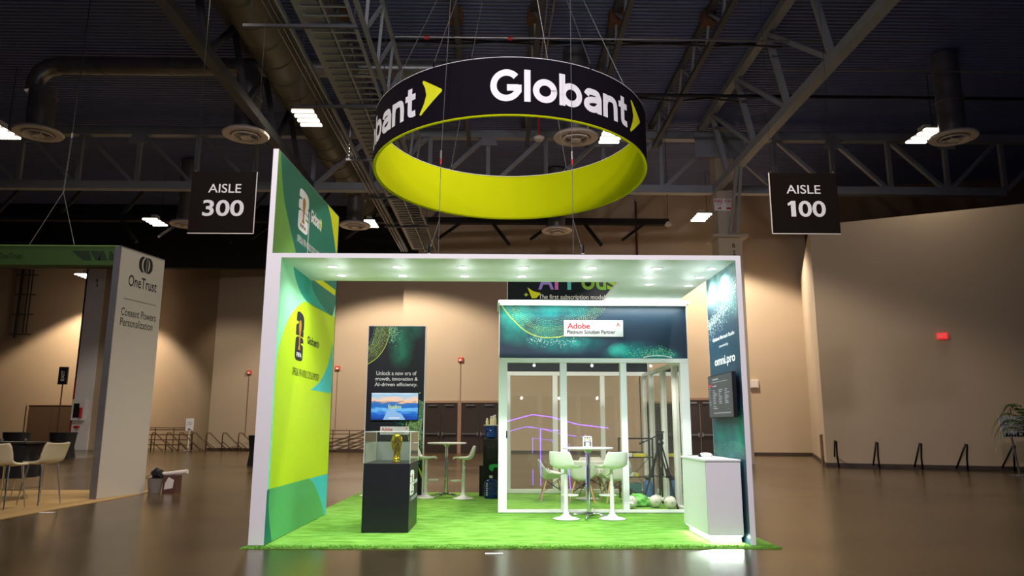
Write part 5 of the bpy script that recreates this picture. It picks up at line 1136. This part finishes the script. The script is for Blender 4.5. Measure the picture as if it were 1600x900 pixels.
# ---------------- furniture inside the glass room
def make_chair(lab):
    t = thing('shell_chair', lab, 'chair', (0, 0, 0), group='white shell chairs in the glass room')
    b = NB(); shell(b, [(-0.24, 0.44), (-0.19, 0.465), (-0.05, 0.44), (0.08, 0.42), (0.17, 0.44), (0.215, 0.52), (0.245, 0.65), (0.265, 0.78)], [0.22, 0.25, 0.28, 0.30, 0.31, 0.31, 0.28, 0.21], [0.02, 0.06, 0.12, 0.19, 0.20, 0.16, 0.08, 0.02], 18, 0.01); obj('seat_shell', b, M['chairpl'], t, smooth='all')
    for sx in (-1, 1):
        for sy in (-1, 1):
            b = NB(); tube(b, [(sx*0.13, sy*0.12, 0.40), (sx*0.24, sy*0.235, 0.016)], 0.017, 8, 0.011); obj('leg', b, M['wood'], t, smooth=True)
    b = NB()
    for sx, sy, ex, ey in ((-1, -1, 1, -1), (1, -1, 1, 1), (1, 1, -1, 1), (-1, 1, -1, -1)):
        tube(b, [(sx*0.13, sy*0.12, 0.39), (ex*0.19, ey*0.18, 0.2)], 0.006, 5); tube(b, [(ex*0.13, ey*0.12, 0.39), (sx*0.19, sy*0.18, 0.2)], 0.006, 5)
    obj('wire_bracing', b, M['black_metal'], t)
    return t
c0 = make_chair('white shell chair at left of the room table, facing right'); c0.location = (1.03, 14.75, 0); c0.rotation_euler = (0, 0, PI/2)
dup(c0, (1.58, 14.42, 0), PI-0.15, 'white shell chair in the middle, back to the glass front')
dup(c0, (2.2, 14.42, 0), PI+0.15, 'white shell chair at right of middle, back to the glass front')
dup(c0, (1.95, 15.75, 0), 0.1, 'white shell chair on the far side of the room table')
t = thing('meeting_table', 'low round white table inside the glass room', 'table', (1.75, 15.1, 0))
b = NB(); lathe(b, [(0, 0.715), (0.43, 0.715), (0.45, 0.725), (0.45, 0.738), (0, 0.74)], 1.75, 15.1, 40); obj('table_top', b, M['white'], t, smooth=True)
cyl('pole', M['white_frame'], t, (1.75, 15.1, 0.04), (1.75, 15.1, 0.715), 0.035, 14); b = NB(); lathe(b, [(0.24, 0.014), (0.24, 0.025), (0.05, 0.05)], 1.75, 15.1, 28); obj('base', b, M['white_frame'], t, smooth=True)
# metal rack
t = thing('wire_rack', 'open black metal rack at the back of the glass room', 'rack', (2.8, 15.5, 0)); KX0, KX1, KY0, KY1 = 2.46, 3.08, 15.15, 15.5
for x in (KX0, KX1):
    for y in (KY0, KY1): quad_bar('post', M['black_metal'], t, (x, y, 0.014), (x, y, 1.2), 0.028)
for z in (0.12, 0.42, 0.80): bx('shelf', M['black_metal'], t, KX0, KX1, KY0, KY1, z, z+0.02)
b = NB()
for y in (KY0, KY1): bar(b, (KX0, y, 1.18), (KX1, y, 1.18), 0.022)
for x in (KX0, KX1): bar(b, (x, KY0, 1.18), (x, KY1, 1.18), 0.022)
obj('top_rail', b, M['black_metal'], t)
b = NB(); bar(b, (KX0, KY1, 0.14), (KX1, KY1, 0.8), 0.012); bar(b, (KX1, KY1, 0.14), (KX0, KY1, 0.8), 0.012); obj('cross_brace', b, M['black_metal'], t)
def carton(x0, x1, y0, y1, z, hgt, m, lab):
    t = thing('carton', lab, 'box', ((x0+x1)/2, (y0+y1)/2, z), group='cartons on the black rack'); bx('carton_body', m, t, x0, x1, y0, y1, z, z+hgt, bevel=0.004); bx('tape_strip', M['white'], t, (x0+x1)/2-0.015, (x0+x1)/2+0.015, y0-0.001, y1, z+hgt, z+hgt+0.002)
ym = mat('yellow_carton', (206, 196, 40), 0.6); wm = mat('white_carton', (214, 212, 206), 0.6); bm_ = mat('teal_crate', (56, 110, 110), 0.6)
carton(2.49, 2.68, 15.18, 15.4, 0.82, 0.07, wm, 'white carton at left on the top rack shelf'); carton(2.7, 2.95, 15.18, 15.4, 0.82, 0.06, ym, 'yellow carton on the top rack shelf')
carton(2.49, 2.7, 15.18, 15.4, 0.44, 0.08, wm, 'white carton at left on the middle rack shelf'); carton(2.71, 2.8, 15.18, 15.4, 0.44, 0.06, ym, 'yellow carton on the middle rack shelf'); carton(2.5, 2.85, 15.18, 15.45, 0.14, 0.17, bm_, 'teal crate on the lowest rack shelf')
t = thing('wrapped_roll', 'blue wrapped upright roll at the foot of the rack', 'roll', (2.93, 14.95, 0)); b = NB(); lathe(b, [(0, 0.016), (0.09, 0.016), (0.10, 0.05), (0.095, 0.28), (0.07, 0.36), (0.03, 0.40)], 2.93, 14.95, 18); obj('wrapped_body', b, M['bag_blue'], t, smooth=True); b = NB(); lathe(b, [(0.04, 0.39), (0.075, 0.43), (0.06, 0.44), (0.0, 0.42)], 2.93, 14.95, 14); obj('knotted_top', b, M['black_cloth'], t, smooth=True)
# tripod
t = thing('tripod', 'black camera tripod with fluid head inside the glass room', 'tripod', (2.93, 13.75, 0)); ap = Vector((2.93, 13.75, 1.12))
for fx, fy in ((3.09, 13.2), (3.06, 14.25), (2.62, 13.95)):
    ft = Vector((fx, fy, 0.016)); mid = ap.lerp(ft, 0.52); d = (ft-ap).normalized(); s = d.cross(Vector((0, 0, 1))).normalized()*0.03
    b = NB(); bar(b, ap+s, mid+s, 0.022); bar(b, ap-s, mid-s, 0.022); bar(b, mid-s*1.6, mid+s*1.6, 0.05); bar(b, ap.lerp(ft, 0.40), ft, 0.026); lg = obj('leg', b, M['black_metal'], t)
    b = NB(); bmesh.ops.create_icosphere(b, subdivisions=2, radius=0.024, matrix=Matrix.Translation(ft+Vector((0, 0, 0.02)))); obj('rubber_foot', b, M['black_cloth'], lg, smooth='all')
b = NB()
for fx, fy in ((3.09, 13.2), (3.06, 14.25), (2.62, 13.95)): bar(b, (2.93, 13.75, 0.52), ap.lerp(Vector((fx, fy, 0.016)), 0.52), 0.016)
obj('spreader', b, M['black_metal'], t)
b = NB(); lathe(b, [(0.06, 1.09), (0.075, 1.13), (0.05, 1.17), (0.04, 1.2)], ap.x, ap.y, 16); obj('crown', b, M['black_metal'], t, smooth=True)
bx('fluid_head', M['black_metal'], t, ap.x-0.05, ap.x+0.06, ap.y-0.06, ap.y+0.06, 1.18, 1.31, bevel=0.015); bx('camera_plate', M['black_metal'], t, ap.x-0.07, ap.x+0.08, ap.y-0.05, ap.y+0.05, 1.31, 1.335)
b = NB(); tube(b, [(ap.x-0.04, ap.y, 1.26), (ap.x-0.2, ap.y-0.03, 1.18), (ap.x-0.36, ap.y-0.05, 1.12)], 0.011, 7); tube(b, [(ap.x-0.3, ap.y-0.04, 1.145), (ap.x-0.38, ap.y-0.055, 1.11)], 0.018, 8); obj('pan_handle', b, M['black_metal'], t, smooth='all')
# footballs with dark stars
def make_ball(lab):
    t = thing('football', lab, 'ball', (0, 0, 0), group='white footballs with dark stars'); R = 0.108
    b = NB(); bmesh.ops.create_icosphere(b, subdivisions=4, radius=R, matrix=Matrix.Translation((0, 0, R+0.014))); obj('ball_skin', b, M['white_plastic'], t, smooth='all')
    b = NB(); ph = (1+5**0.5)/2; V = [Vector(v).normalized() for v in [(0, s1, s2*ph) for s1 in (-1, 1) for s2 in (-1, 1)]+[(s1, s2*ph, 0) for s1 in (-1, 1) for s2 in (-1, 1)]+[(s2*ph, 0, s1) for s1 in (-1, 1) for s2 in (-1, 1)]]
    for v in V:
        x, y = basis(v); c = b.verts.new(v*(R*1.006)+Vector((0, 0, R+0.014))); ring = []
        for k in range(10):
            a = k*PI/5; rr = R*(0.5 if k % 2 == 0 else 0.22); p = (v*R+x*(rr*math.cos(a))+y*(rr*math.sin(a))).normalized()*(R*1.006); ring.append(b.verts.new(p+Vector((0, 0, R+0.014))))
        for k in range(10): b.faces.new((c, ring[k], ring[(k+1) % 10]))
    obj('star_panels', b, mat('dark_star_ink', (34, 40, 44), 0.4), t)
    return t
b0 = make_ball('white football with dark stars in the middle of the right pane'); b0.location = (2.77, 13.5, 0); b0.rotation_euler = (0, 0, 0.5)
dup(b0, (2.31, 13.35, 0), 1.7, 'white football half hidden behind the glass room post'); dup(b0, (2.985, 13.28, 0), 2.6, 'white football beside the front tripod foot')
t = thing('plastic_bag', 'crumpled pale green plastic bag lying in the glass room', 'bag', (2.5, 13.75, 0))
b = NB(); bmesh.ops.create_icosphere(b, subdivisions=4, radius=0.2, matrix=Matrix.Translation((2.52, 13.75, 0.1)))
for v in b.verts:
    d = v.co-Vector((2.52, 13.75, 0.1)); k = 1+0.18*math.sin(d.x*31+d.y*17)*math.sin(d.z*40+1)+0.08*math.sin(d.y*61); v.co = Vector((2.52+d.x*k*1.1, 13.75+d.y*k*0.8, max(0.018, 0.1+d.z*k*0.62-d.x*0.25)))
obj('bag_body', b, M['bag_green'], t, smooth='all'); b = NB(); bmesh.ops.create_icosphere(b, subdivisions=2, radius=0.06, matrix=Matrix.Translation((2.36, 13.72, 0.27))); obj('dark_knot', b, M['black_cloth'], t, smooth='all')
t = thing('foam_tube', 'white tube lying on the turf behind the footballs', 'tube', (2.8, 13.9, 0)); cyl('tube_body', M['white'], t, (2.6, 13.95, 0.12), (3.0, 13.9, 0.12), 0.035, 14); bx('tube_cradle', M['white_plastic'], t, 2.66, 2.95, 13.87, 13.98, 0.016, 0.088)
b = NB(); bmesh.ops.create_icosphere(b, subdivisions=3, radius=0.06, matrix=Matrix.Translation((1.5, 12.35, 0.05)))
for v in b.verts: d = v.co-Vector((1.5, 12.35, 0.05)); v.co.z = max(0.016, 0.05+d.z*(1+0.3*math.sin(d.x*60)))
tag(obj('crumpled_napkin', b, M['white_plastic'], None, smooth='all'), 'crumpled white tissue on turf behind the front table foot', 'tissue')
b = NB(); box(b, 0.8, 0.98, 12.95, 13.05, 0.015, 0.02); tag(obj('paper_scrap', b, M['white']), 'white paper scrap on turf inside the glass room', 'paper')

# ================================================================== NEIGHBOURING STAND AT LEFT
b = NB(); poly(b, Fr((0, 0, 0), (1, 0, 0), (0, 1, 0)), [(-7.56, 10.5), (-7.5, 16.3), (-7.6, 17.1), (-16, 17.1), (-16, 10.5)], 0.0, 0.012); tag(obj('beige_carpet', b, M['beige']), 'beige carpet of the dim neighbouring stand at left', 'carpet')
t = thing('sign_tower', 'white fabric sign tower with black lettering on left stand', 'sign tower', (-7.7, 15.5, 0))
A0 = Vector((-7.80, 14.985, 0)); A1 = Vector((-7.49, 16.3, 0)); dn = (A1-A0).normalized(); nm = Vector((dn.y, -dn.x, 0))
TWF = Fr(A0, dn, (0, 0, 1)); LW = (A1-A0).length
b = NB(); poly(b, TWF, [(0, 0.014), (LW, 0.014), (LW, 5.04), (0, 5.04)], -0.12, 0.0); obj('tower_body', b, M['tan_panel'], t)
b = NB(); bar(b, TWF.P(-0.012, 0.014, -0.06), TWF.P(-0.012, 5.04, -0.06), 0.024, 0.13); bar(b, TWF.P(-0.02, 5.05, -0.06), TWF.P(LW, 5.05, -0.06), 0.13, 0.02); obj('aluminium_edge', b, M['galv'], t)
def tp(u, v):
    d = ray(u, v); s = (A0-EYE).dot(nm)/d.dot(nm); return TWF.uv(EYE+d*s)
a = tp(200, 446); c = tp(244, 453); put_text('lettering', 'OneTrust', TWF, a[0], c[0], a[1], a[1]+0.24, M['ink_black'], t, 0.004, 0.004)
a = tp(188.5, 492); c = tp(243, 499); put_text('lettering', 'Consent Powers', TWF, a[0], c[0], a[1], a[1]+0.165, M['ink_black'], t, 0.0, 0.004)
a = tp(187, 508); c = tp(238, 513); put_text('lettering', 'Personalization', TWF, a[0], c[0], a[1]-0.0, a[1]+0.165, M['ink_black'], t, 0.0, 0.004)
a = tp(193, 466); c = tp(243, 482); b = NB(); poly(b, TWF, [(a[0], a[1]), (c[0], a[1]), (c[0], a[1]+0.008), (a[0], a[1]+0.008)], 0, 0.003); obj('divider_line', b, M['ink_black'], t)
a = tp(216, 425); c = tp(237.5, 428); x0, x1 = a[0], c[0]; y0 = a[1]+0.02; hh = 0.34; ww = x1-x0
b = NB()
poly(b, TWF, [(x0+ww*x, y0+hh*y) for x, y in smoothline([(0.22, 0), (0.05, 0.2), (0, 0.5), (0.05, 0.8), (0.22, 1)], 4)+[(0.40, 1)]+smoothline([(0.40, 1), (0.26, 0.8), (0.2, 0.5), (0.26, 0.2), (0.40, 0)], 4)], 0, 0.004)
poly(b, TWF, [(x0+ww*(1-x), y0+hh*y) for x, y in smoothline([(0.22, 0), (0.05, 0.2), (0, 0.5), (0.05, 0.8), (0.22, 1)], 4)+[(0.40, 1)]+smoothline([(0.40, 1), (0.26, 0.8), (0.2, 0.5), (0.26, 0.2), (0.40, 0)], 4)], 0, 0.004)
poly(b, TWF, [(x0+ww*x, y0+hh*y) for x, y in smoothline([(0.5, 0), (0.36, 0.22), (0.31, 0.5), (0.36, 0.78), (0.5, 1)], 4)+[(0.54, 1), (0.54, 0)]], 0, 0.004)
poly(b, TWF, [(x0+ww*x, y0+hh*y) for x, y in [(0.58, 0), (0.58, 1)]+smoothline([(0.62, 1), (0.67, 0.78), (0.70, 0.5), (0.67, 0.22), (0.62, 0)], 4)], 0, 0.004)
obj('bracket_mark', b, M['ink_black'], t)
# green header beam
t = thing('stand_header', 'dark green fabric header beam spanning the left stand', 'header', (-12, 14.98, 4.64)); HFz0, HFz1 = 4.645, 5.04
bx('fabric_beam', M['green_fabric'], t, -20, -7.83, 14.98, 15.2, HFz0, HFz1); bx('top_piping', mat('pale_green_piping', (120, 150, 80), 0.7), t, -20, -7.83, 14.97, 15.21, HFz1, HFz1+0.02)
GFr = Fr((-7.83, 14.98, HFz0), (1, 0, 0), (0, 0, 1)); b = NB()
for x0, x1, sl in ((-0.97, -0.62, 0.14), (-0.60, -0.42, 0.08), (-0.40, -0.22, -0.08), (-0.20, 0.0, -0.14)): poly(b, GFr, [(x0-0.0, 0.30), (x1, 0.30), (x1+sl*0.6, 0.1), (x0+sl*1.8, 0.1)] if sl > 0 else [(x0-sl*0, 0.30), (x1+sl*1.2, 0.30), (x1, 0.1), (x0, 0.1)], 0, 0.003)
obj('printed_mark', b, M['logo_green'], t)
put_text('lettering', 'OneTrust', GFr, -2.45, -1.95, 0.12, 0.24, M['logo_green'], t, 0.01, 0.004)
# tower post at the back and seating
def make_barchair(lab):
    t = thing('upholstered_stool', lab, 'bar stool', (0, 0, 0), group='cream upholstered bar stools of the left stand')
    b = NB(); shell(b, [(-0.24, 0.745), (-0.2, 0.765), (-0.05, 0.755), (0.1, 0.76), (0.19, 0.80), (0.235, 0.9), (0.28, 1.03), (0.31, 1.10)], [0.2, 0.24, 0.25, 0.25, 0.25, 0.26, 0.26, 0.24], [0, 0.01, 0.02, 0.03, 0.04, 0.05, 0.05, 0.04], 14, 0.04); obj('seat_shell', b, M['cream'], t, smooth='all')
    for sx in (-1, 1):
        for sy in (-1, 1):
            b = NB(); tube(b, [(sx*0.17, sy*0.15, 0.735), (sx*0.24, sy*0.23, 0.014)], 0.021, 10, 0.011); obj('leg', b, M['chrome'], t, smooth=True)
    b = NB()
    for p, q in (((-0.21, -0.19, 0.3), (0.21, -0.19, 0.3)), ((-0.17, -0.15, 0.735), (0.17, -0.15, 0.735)), ((-0.17, 0.15, 0.735), (0.17, 0.15, 0.735)), ((-0.17, -0.15, 0.735), (-0.17, 0.15, 0.735)), ((0.17, -0.15, 0.735), (0.17, 0.15, 0.735))): bar(b, p, q, 0.016)
    obj('seat_frame', b, M['chrome'], t)
    return t
u0 = make_barchair('cream stool in side view at the edge of the beige carpet'); u0.location = (-8.3, 14.0, 0); u0.rotation_euler = (0, 0, -PI/2-0.25)
dup(u0, (-8.5, 13.3, 0), PI-0.15, 'cream stool at the left picture edge with back turned')
t = thing('draped_table', 'black draped bar table behind the cream stools', 'table', (-9.5, 14.9, 0)); bx('table_top', M['black_lam'], t, -10.6, -9.02, 14.6, 15.4, 1.06, 1.10, bevel=0.01)
b = NB(); n = 60; rim0 = []; rim1 = []
for k in range(n):
    a = 2*PI*k/n; cx_, cy_ = -9.8+0.72*max(-1, min(1, 1.35*math.cos(a))), 15.0+0.36*max(-1, min(1, 1.35*math.sin(a))); f_ = 1+0.04*math.sin(9*a); rim0.append(b.verts.new((cx_, cy_, 1.06))); rim1.append(b.verts.new((-9.8+(cx_+9.8)*f_, 15+(cy_-15)*f_, 0.42)))
for k in range(n): b.faces.new((rim0[k], rim0[(k+1) % n], rim1[(k+1) % n], rim1[k]))
obj('cloth', b, M['black_cloth'], t, recalc=False, smooth='all')
cyl('pole', M['black_metal'], t, (-9.8, 15, 0.03), (-9.8, 15, 1.06), 0.06, 10); bx('foot_bar', M['chrome'], t, -10.3, -9.15, 14.95, 15.05, 0.03, 0.06); cyl('foot_end', M['chrome'], t, (-9.15, 14.98, 0.014), (-9.15, 14.98, 0.1), 0.05, 10); cyl('chrome_strut', M['chrome'], t, (-9.25, 14.7, 0.06), (-9.2, 14.7, 0.45), 0.012, 8)
for k, (x, y, lab) in enumerate(((-9.62, 14.8, 'small glass on the black table at left stand'), (-9.2, 14.85, 'small silver cup at the table corner of left stand'))):
    t = thing('cup', lab, 'cup', (x, y, 1.1)); b = NB(); lathe(b, [(0, 1.101), (0.022, 1.101), (0.03, 1.16), (0.027, 1.16), (0.02, 1.106)], x, y, 14, False); obj('cup_body', b, M['chrome'], t, smooth=True)
# draped cocktail tables further back
def draped(x, y, w_, h2, lab):
    t = thing('draped_cocktail_table', lab, 'table', (x, y, 0)); b = NB(); n = 40; A = []; B_ = []; C_ = []
    for k in range(n):
        a = 2*PI*k/n; A.append(b.verts.new((x+w_*0.5*math.cos(a), y+w_*0.5*math.sin(a), h2))); r2 = w_*0.5*(0.82+0.05*math.sin(7*a)); B_.append(b.verts.new((x+r2*math.cos(a), y+r2*math.sin(a), h2*0.45))); r3 = w_*0.5*(0.95+0.09*math.sin(7*a)); C_.append(b.verts.new((x+r3*math.cos(a), y+r3*math.sin(a), 0.02)))
    for k in range(n):
        k2 = (k+1) % n; b.faces.new((A[k], A[k2], B_[k2], B_[k])); b.faces.new((B_[k], B_[k2], C_[k2], C_[k]))
    b.faces.new(A); obj('cloth', b, M['black_cloth'], t, smooth=True); b = NB(); lathe(b, [(0, h2+0.003), (w_*0.49, h2+0.003), (w_*0.49, h2+0.012), (0, h2+0.012)], x, y, 30); obj('table_top', b, M['black_lam'], t)
draped(-19.4, 34, 1.1, 1.12, 'black draped tall table before brown far doors, right one'); draped(-21.45, 34, 1.1, 1.12, 'black draped tall table before brown far doors, left one'); draped(-8.62, 27.5, 0.85, 1.08, 'black draped table peeking out left of the white booth post')
# bucket with rolls
t = thing('bucket', 'grey bucket on the floor behind the white sign tower', 'bucket', (-7.3, 16.5, 0)); b = NB(); lathe(b, [(0.12, 0.002), (0.155, 0.30), (0.165, 0.31), (0.15, 0.31), (0.115, 0.02), (0, 0.02)], -7.36, 16.5, 24); obj('pail', b, M['bucket'], t, smooth=True)
b = NB(); tube(b, [(-7.36+0.16*math.cos(a), 16.42, 0.30+0.1*math.sin(a)) for a in [k*PI/10 for k in range(11)]], 0.006, 6); obj('handle', b, M['black_metal'], t)
t = thing('storage_box', 'brown printed box beside the grey bucket', 'box', (-7.05, 16.6, 0)); bx('box_body', mat('brown_print_box', (86, 50, 42), 0.6), t, -7.2, -6.92, 16.5, 16.8, 0.002, 0.36); b = NB(); poly(b, Fr((-7.18, 16.499, 0.05), (1, 0, 0), (0, 0, 1)), [(0.02, 0.02), (0.2, 0.05), (0.22, 0.22), (0.1, 0.28), (0.03, 0.15)], 0, 0.002); obj('printed_patch', b, M['vent'], t)
t = thing('paper_roll', 'cream paper roll lying across bucket and brown box', 'roll', (-7.1, 16.5, 0.36)); b = NB(); tube(b, [(-7.45, 16.62, 0.37), (-7.1, 16.6, 0.40), (-6.72, 16.58, 0.44)], 0.035, 12, 0.05); obj('roll_body', b, M['vent'], t, smooth=True)
t = thing('dark_bundle', 'dark cloth bundle in the bucket', 'bundle', (-7.36, 16.55, 0.3)); b = NB(); bmesh.ops.create_icosphere(b, subdivisions=3, radius=0.13, matrix=Matrix.Translation((-7.36, 16.6, 0.38)))
for v in b.verts: d = v.co-Vector((-7.36, 16.6, 0.38)); v.co = Vector((-7.36, 16.6, 0.38))+d*(1+0.2*math.sin(d.x*40)*math.sin(d.z*35))
obj('cloth', b, M['black_cloth'], t, smooth='all')
t = thing('floor_plate', 'small pale cable cover plate on the floor before the turf edge', 'plate', (0, 8.75, 0)); p = at_z(772, 865.5); bx('plate', M['white_plastic'], t, p.x-0.10, p.x+0.10, p.y-0.03, p.y+0.03, 0.001, 0.008)
p = at_z(73, 801); t = thing('floor_plate', 'pale flat strip on the floor before the beige carpet', 'plate', p); bx('plate', M['vent'], t, p.x-0.12, p.x+0.12, p.y-0.05, p.y+0.05, 0.001, 0.006)

# ================================================================== RAILINGS, SIGNS, PLANT
def guard(lab, x0, x1, y, hs, n, end=False):
    t = thing('guard_railing', lab, 'railing', ((x0+x1)/2, y, 0))
    for h in hs: cyl('rail_bar', M['rail'], t, (x0, y, h), (x1, y, h), 0.03, 6)
    for k in range(n): x = x0+(x1-x0)*k/(n-1); cyl('post', M['rail'], t, (x, y, 0), (x, y, hs[-1]), 0.028, 6)
    return t
guard('long brown guard railing before the far left back corner', -23.2, -17.6, 46.4, (0.3, 0.6, 0.9, 1.2, 1.32), 6)
guard('brown guard railing seen between booth wall and dark totem', -10.4, -7.6, 43.2, (0.1, 0.35, 0.55, 0.75, 1.0, 1.2), 4)
for k, u in enumerate((240, 263, 283, 303, 325, 350, 375)):
    p = at_z(u, 704.5); h = 1.05; t = thing('stair_handrail', ['first', 'second', 'third', 'fourth', 'fifth', 'sixth', 'seventh'][k]+' sloping stair handrail from the left, along the far corner', 'handrail', p, group='sloping stair handrails')
    b = NB(); tube(b, [(p.x, p.y-0.4, 0.02), (p.x, p.y-0.4, h-0.12), (p.x+0.06, p.y-0.4, h-0.02), (p.x+0.2, p.y-0.4, h-0.02), (p.x+1.3, p.y-0.45, 0.02)], 0.032, 6); obj('bent_rail', b, M['rail'], t, smooth='all')
    b = NB(); tube(b, [(p.x, p.y-0.4, 0.55), (p.x+0.72, p.y-0.45, 0.02)], 0.026, 6); obj('lower_rail', b, M['rail'], t, smooth='all')
p = at_z(303, 703.5); t = thing('stand_sign', 'white notice on a slim stand before the far left railing', 'sign', p)
f = Fr((p.x-0.24, p.y-0.9, 1.15), (1, 0, 0), (0, 0, 1)); b = NB(); poly(b, f, [(0, 0), (0.46, 0), (0.46, 0.72), (0, 0.72)], -0.02, 0); obj('notice_board', b, M['white'], t)
put_text('lettering', 'Emergency', f, 0.06, 0.40, 0.43, 0.49, M['ink_black'], t, 0.02, 0.003); put_text('lettering', 'Exit Only', f, 0.06, 0.34, 0.34, 0.40, M['ink_black'], t, 0.02, 0.003)
b = NB()
for k in range(8): x0 = 0.02+random.random()*0.36; y0 = 0.01+random.random()*0.1; poly(b, f, [(x0, y0), (x0+0.06, y0), (x0+0.06, y0+0.04), (x0, y0+0.04)], 0, 0.003)
obj('checker_print', b, M['ink_black'], t); cyl('pole', M['white'], t, (p.x, p.y-0.9, 0.02), (p.x, p.y-0.9, 1.15), 0.025, 8); b = NB(); lathe(b, [(0.25, 0.002), (0.25, 0.03), (0.03, 0.05)], p.x, p.y-0.9, 20); obj('foot', b, M['white'], t)
for k, (u, v, u2) in enumerate(((1304, 729.5, 1305), (1364, 731.5, 1368.5), (1428, 733, 1435.5), (1493, 734.5, 1506), (1563, 736, 1579))):
    p = at_z(u, v); tpz = right_pt(u2, v-41); ob = RFR.uv(right_pt(u2+6, v-1))[0]
    t = thing('wall_handrail', ['first', 'second', 'third', 'fourth', 'fifth'][k]+' leaning dark handrail from the corner, along the right wall', 'handrail', p, group='leaning handrails at the right wall')
    top = tpz-RD*0+RN*0.5; foot = p+RN*0.05; back = RFR.P(ob, 0.02, 0.06)
    b = NB(); tube(b, [foot+Vector((0, 0, 0.01)), foot.lerp(top, 0.5), top, top+RD*0.05-RN*0.08+Vector((0, 0, -0.02)), back.lerp(top, 0.45), back], 0.03, 8); obj('pole_and_shadow_leg', b, M['black_metal'], t, smooth='all')  # leg back down to the wall is the pole's shadow built as tube
    b = NB(); lathe(b, [(0.07, 0.001), (0.07, 0.015), (0.0, 0.02)], foot.x, foot.y, 14); obj('floor_flange', b, M['black_metal'], t)
p = at_z(1293, 727); t = thing('wall_cabinet', 'narrow brown cabinet frame at the corner of the right wall', 'cabinet', p); f = Fr(Vector((p.x-0.25, p.y-0.15, 0)), (1, 0, 0), (0, 0, 1))
b = NB(); poly(b, f, [(0, 0.0), (0.3, 0), (0.3, 1.15), (0, 1.15)], -0.1, 0.0); obj('cabinet_body', b, mat('brown_cabinet', (122, 100, 76), 0.6), t)
b = NB(); poly(b, f, [(0.03, 0.35), (0.26, 0.35), (0.26, 1.05), (0.03, 1.05)], 0.0, 0.012); obj('door', b, M['wall_dark'], t)
p = at_z(1594, 744); t = thing('stand_sign', 'white emergency exit notice on a stand beside the palm', 'sign', p); g = at_y(1565, 683, p.y); g2 = at_y(1603, 650.5, p.y); f = Fr((g.x, p.y, g.z), (1, 0, 0), (0, 0, 1)); SWd, SHt = g2.x-g.x, g2.z-g.z
b = NB(); poly(b, f, [(0.03, 0), (SWd, 0), (SWd, SHt), (-0.03, SHt)], -0.02, 0); obj('notice_board', b, M['white'], t)
put_text('lettering', 'Emergency', f, 0.08, 0.68, SHt*0.66, SHt*0.78, M['ink_black'], t, 0.02, 0.003); put_text('lettering', 'Exit Only', f, 0.09, 0.56, SHt*0.53, SHt*0.65, M['ink_black'], t, 0.02, 0.003)
b = NB()
for k in range(9): x0 = 0.05+k*0.085; poly(b, f, [(x0, 0.01), (x0+0.07, 0.01), (x0+0.07, 0.06+0.06*(k % 3)), (x0, 0.06+0.06*(k % 2))], 0, 0.003)
obj('checker_print', b, M['ink_black'], t); cyl('pole', M['galv'], t, (p.x, p.y, 0.02), (p.x-0.12, p.y, g.z), 0.028, 8); b = NB(); lathe(b, [(0.25, 0.002), (0.25, 0.03), (0.03, 0.05)], p.x, p.y, 20); obj('foot', b, M['galv'], t)
p = at_z(1632, 752); t = thing('potted_palm', 'green potted palm at the right picture edge', 'plant', p)
b = NB(); lathe(b, [(0.22, 0.002), (0.3, 0.5), (0.32, 0.52), (0.27, 0.52), (0.25, 0.42), (0, 0.42)], p.x, p.y, 20); obj('pot', b, M['black_lam'], t, smooth=True)
cyl('trunk', M['rail'], t, (p.x, p.y, 0.42), (p.x, p.y, 1.1), 0.05, 8)
def frond(az, rise, ln, z0):
    b = NB(); n = 12; pts = []
    for k in range(n+1):
        s = k/n; r_ = ln*s; pts.append(Vector((p.x+math.cos(az)*r_*0.9, p.y+math.sin(az)*r_*0.9, z0+rise*math.sin(s*PI*0.62)*1.1-0.45*ln*s*s*s)))
    tube(b, pts, 0.012, 5, 0.004)
    for k in range(2, n+1):
        q = pts[k]; d = (pts[k]-pts[k-1]).normalized(); sd = d.cross(Vector((0, 0, 1))).normalized()
        for sg in (-1, 1):
            tip = q+sd*sg*0.30*(1-0.5*k/n)+d*0.18-Vector((0, 0, 0.10)); md = q.lerp(tip, 0.4); wv = d*0.026
            v = [b.verts.new(x) for x in (q, md+wv, tip, md-wv)]; b.faces.new(v)
    return obj('frond', b, M['leaf'], t, recalc=False)
for k in range(18): frond(k*2.4, 0.55+0.5*random.random(), 0.95+0.45*random.random(), 0.95+0.25*random.random())

# violet neon outlines of the stand across the aisle, behind the camera: they show as reflections in the panes
t = thing('neon_stand_frame', 'violet neon outlines of the stand opposite, mirrored in the panes', 'light', (1.9, -6, 0))
def neon(pts, r=0.022):
    b = NB(); tube(b, pts, r, 6); return obj('neon_tube', b, M['neon'], t)
neon([(1.73, -6, 0.15), (1.73, -6, 2.45), (2.75, -6, 2.35), (2.95, -6, 0.02)])
neon([(-0.3, -6.2, 2.7), (0.4, -6.2, 2.78), (1.4, -6.2, 3.05), (2.2, -6.2, 2.95), (3.3, -6.2, 2.65), (4.6, -6.2, 2.5)])
neon([(3.6, -6, 0.1), (3.6, -6, 2.2)])
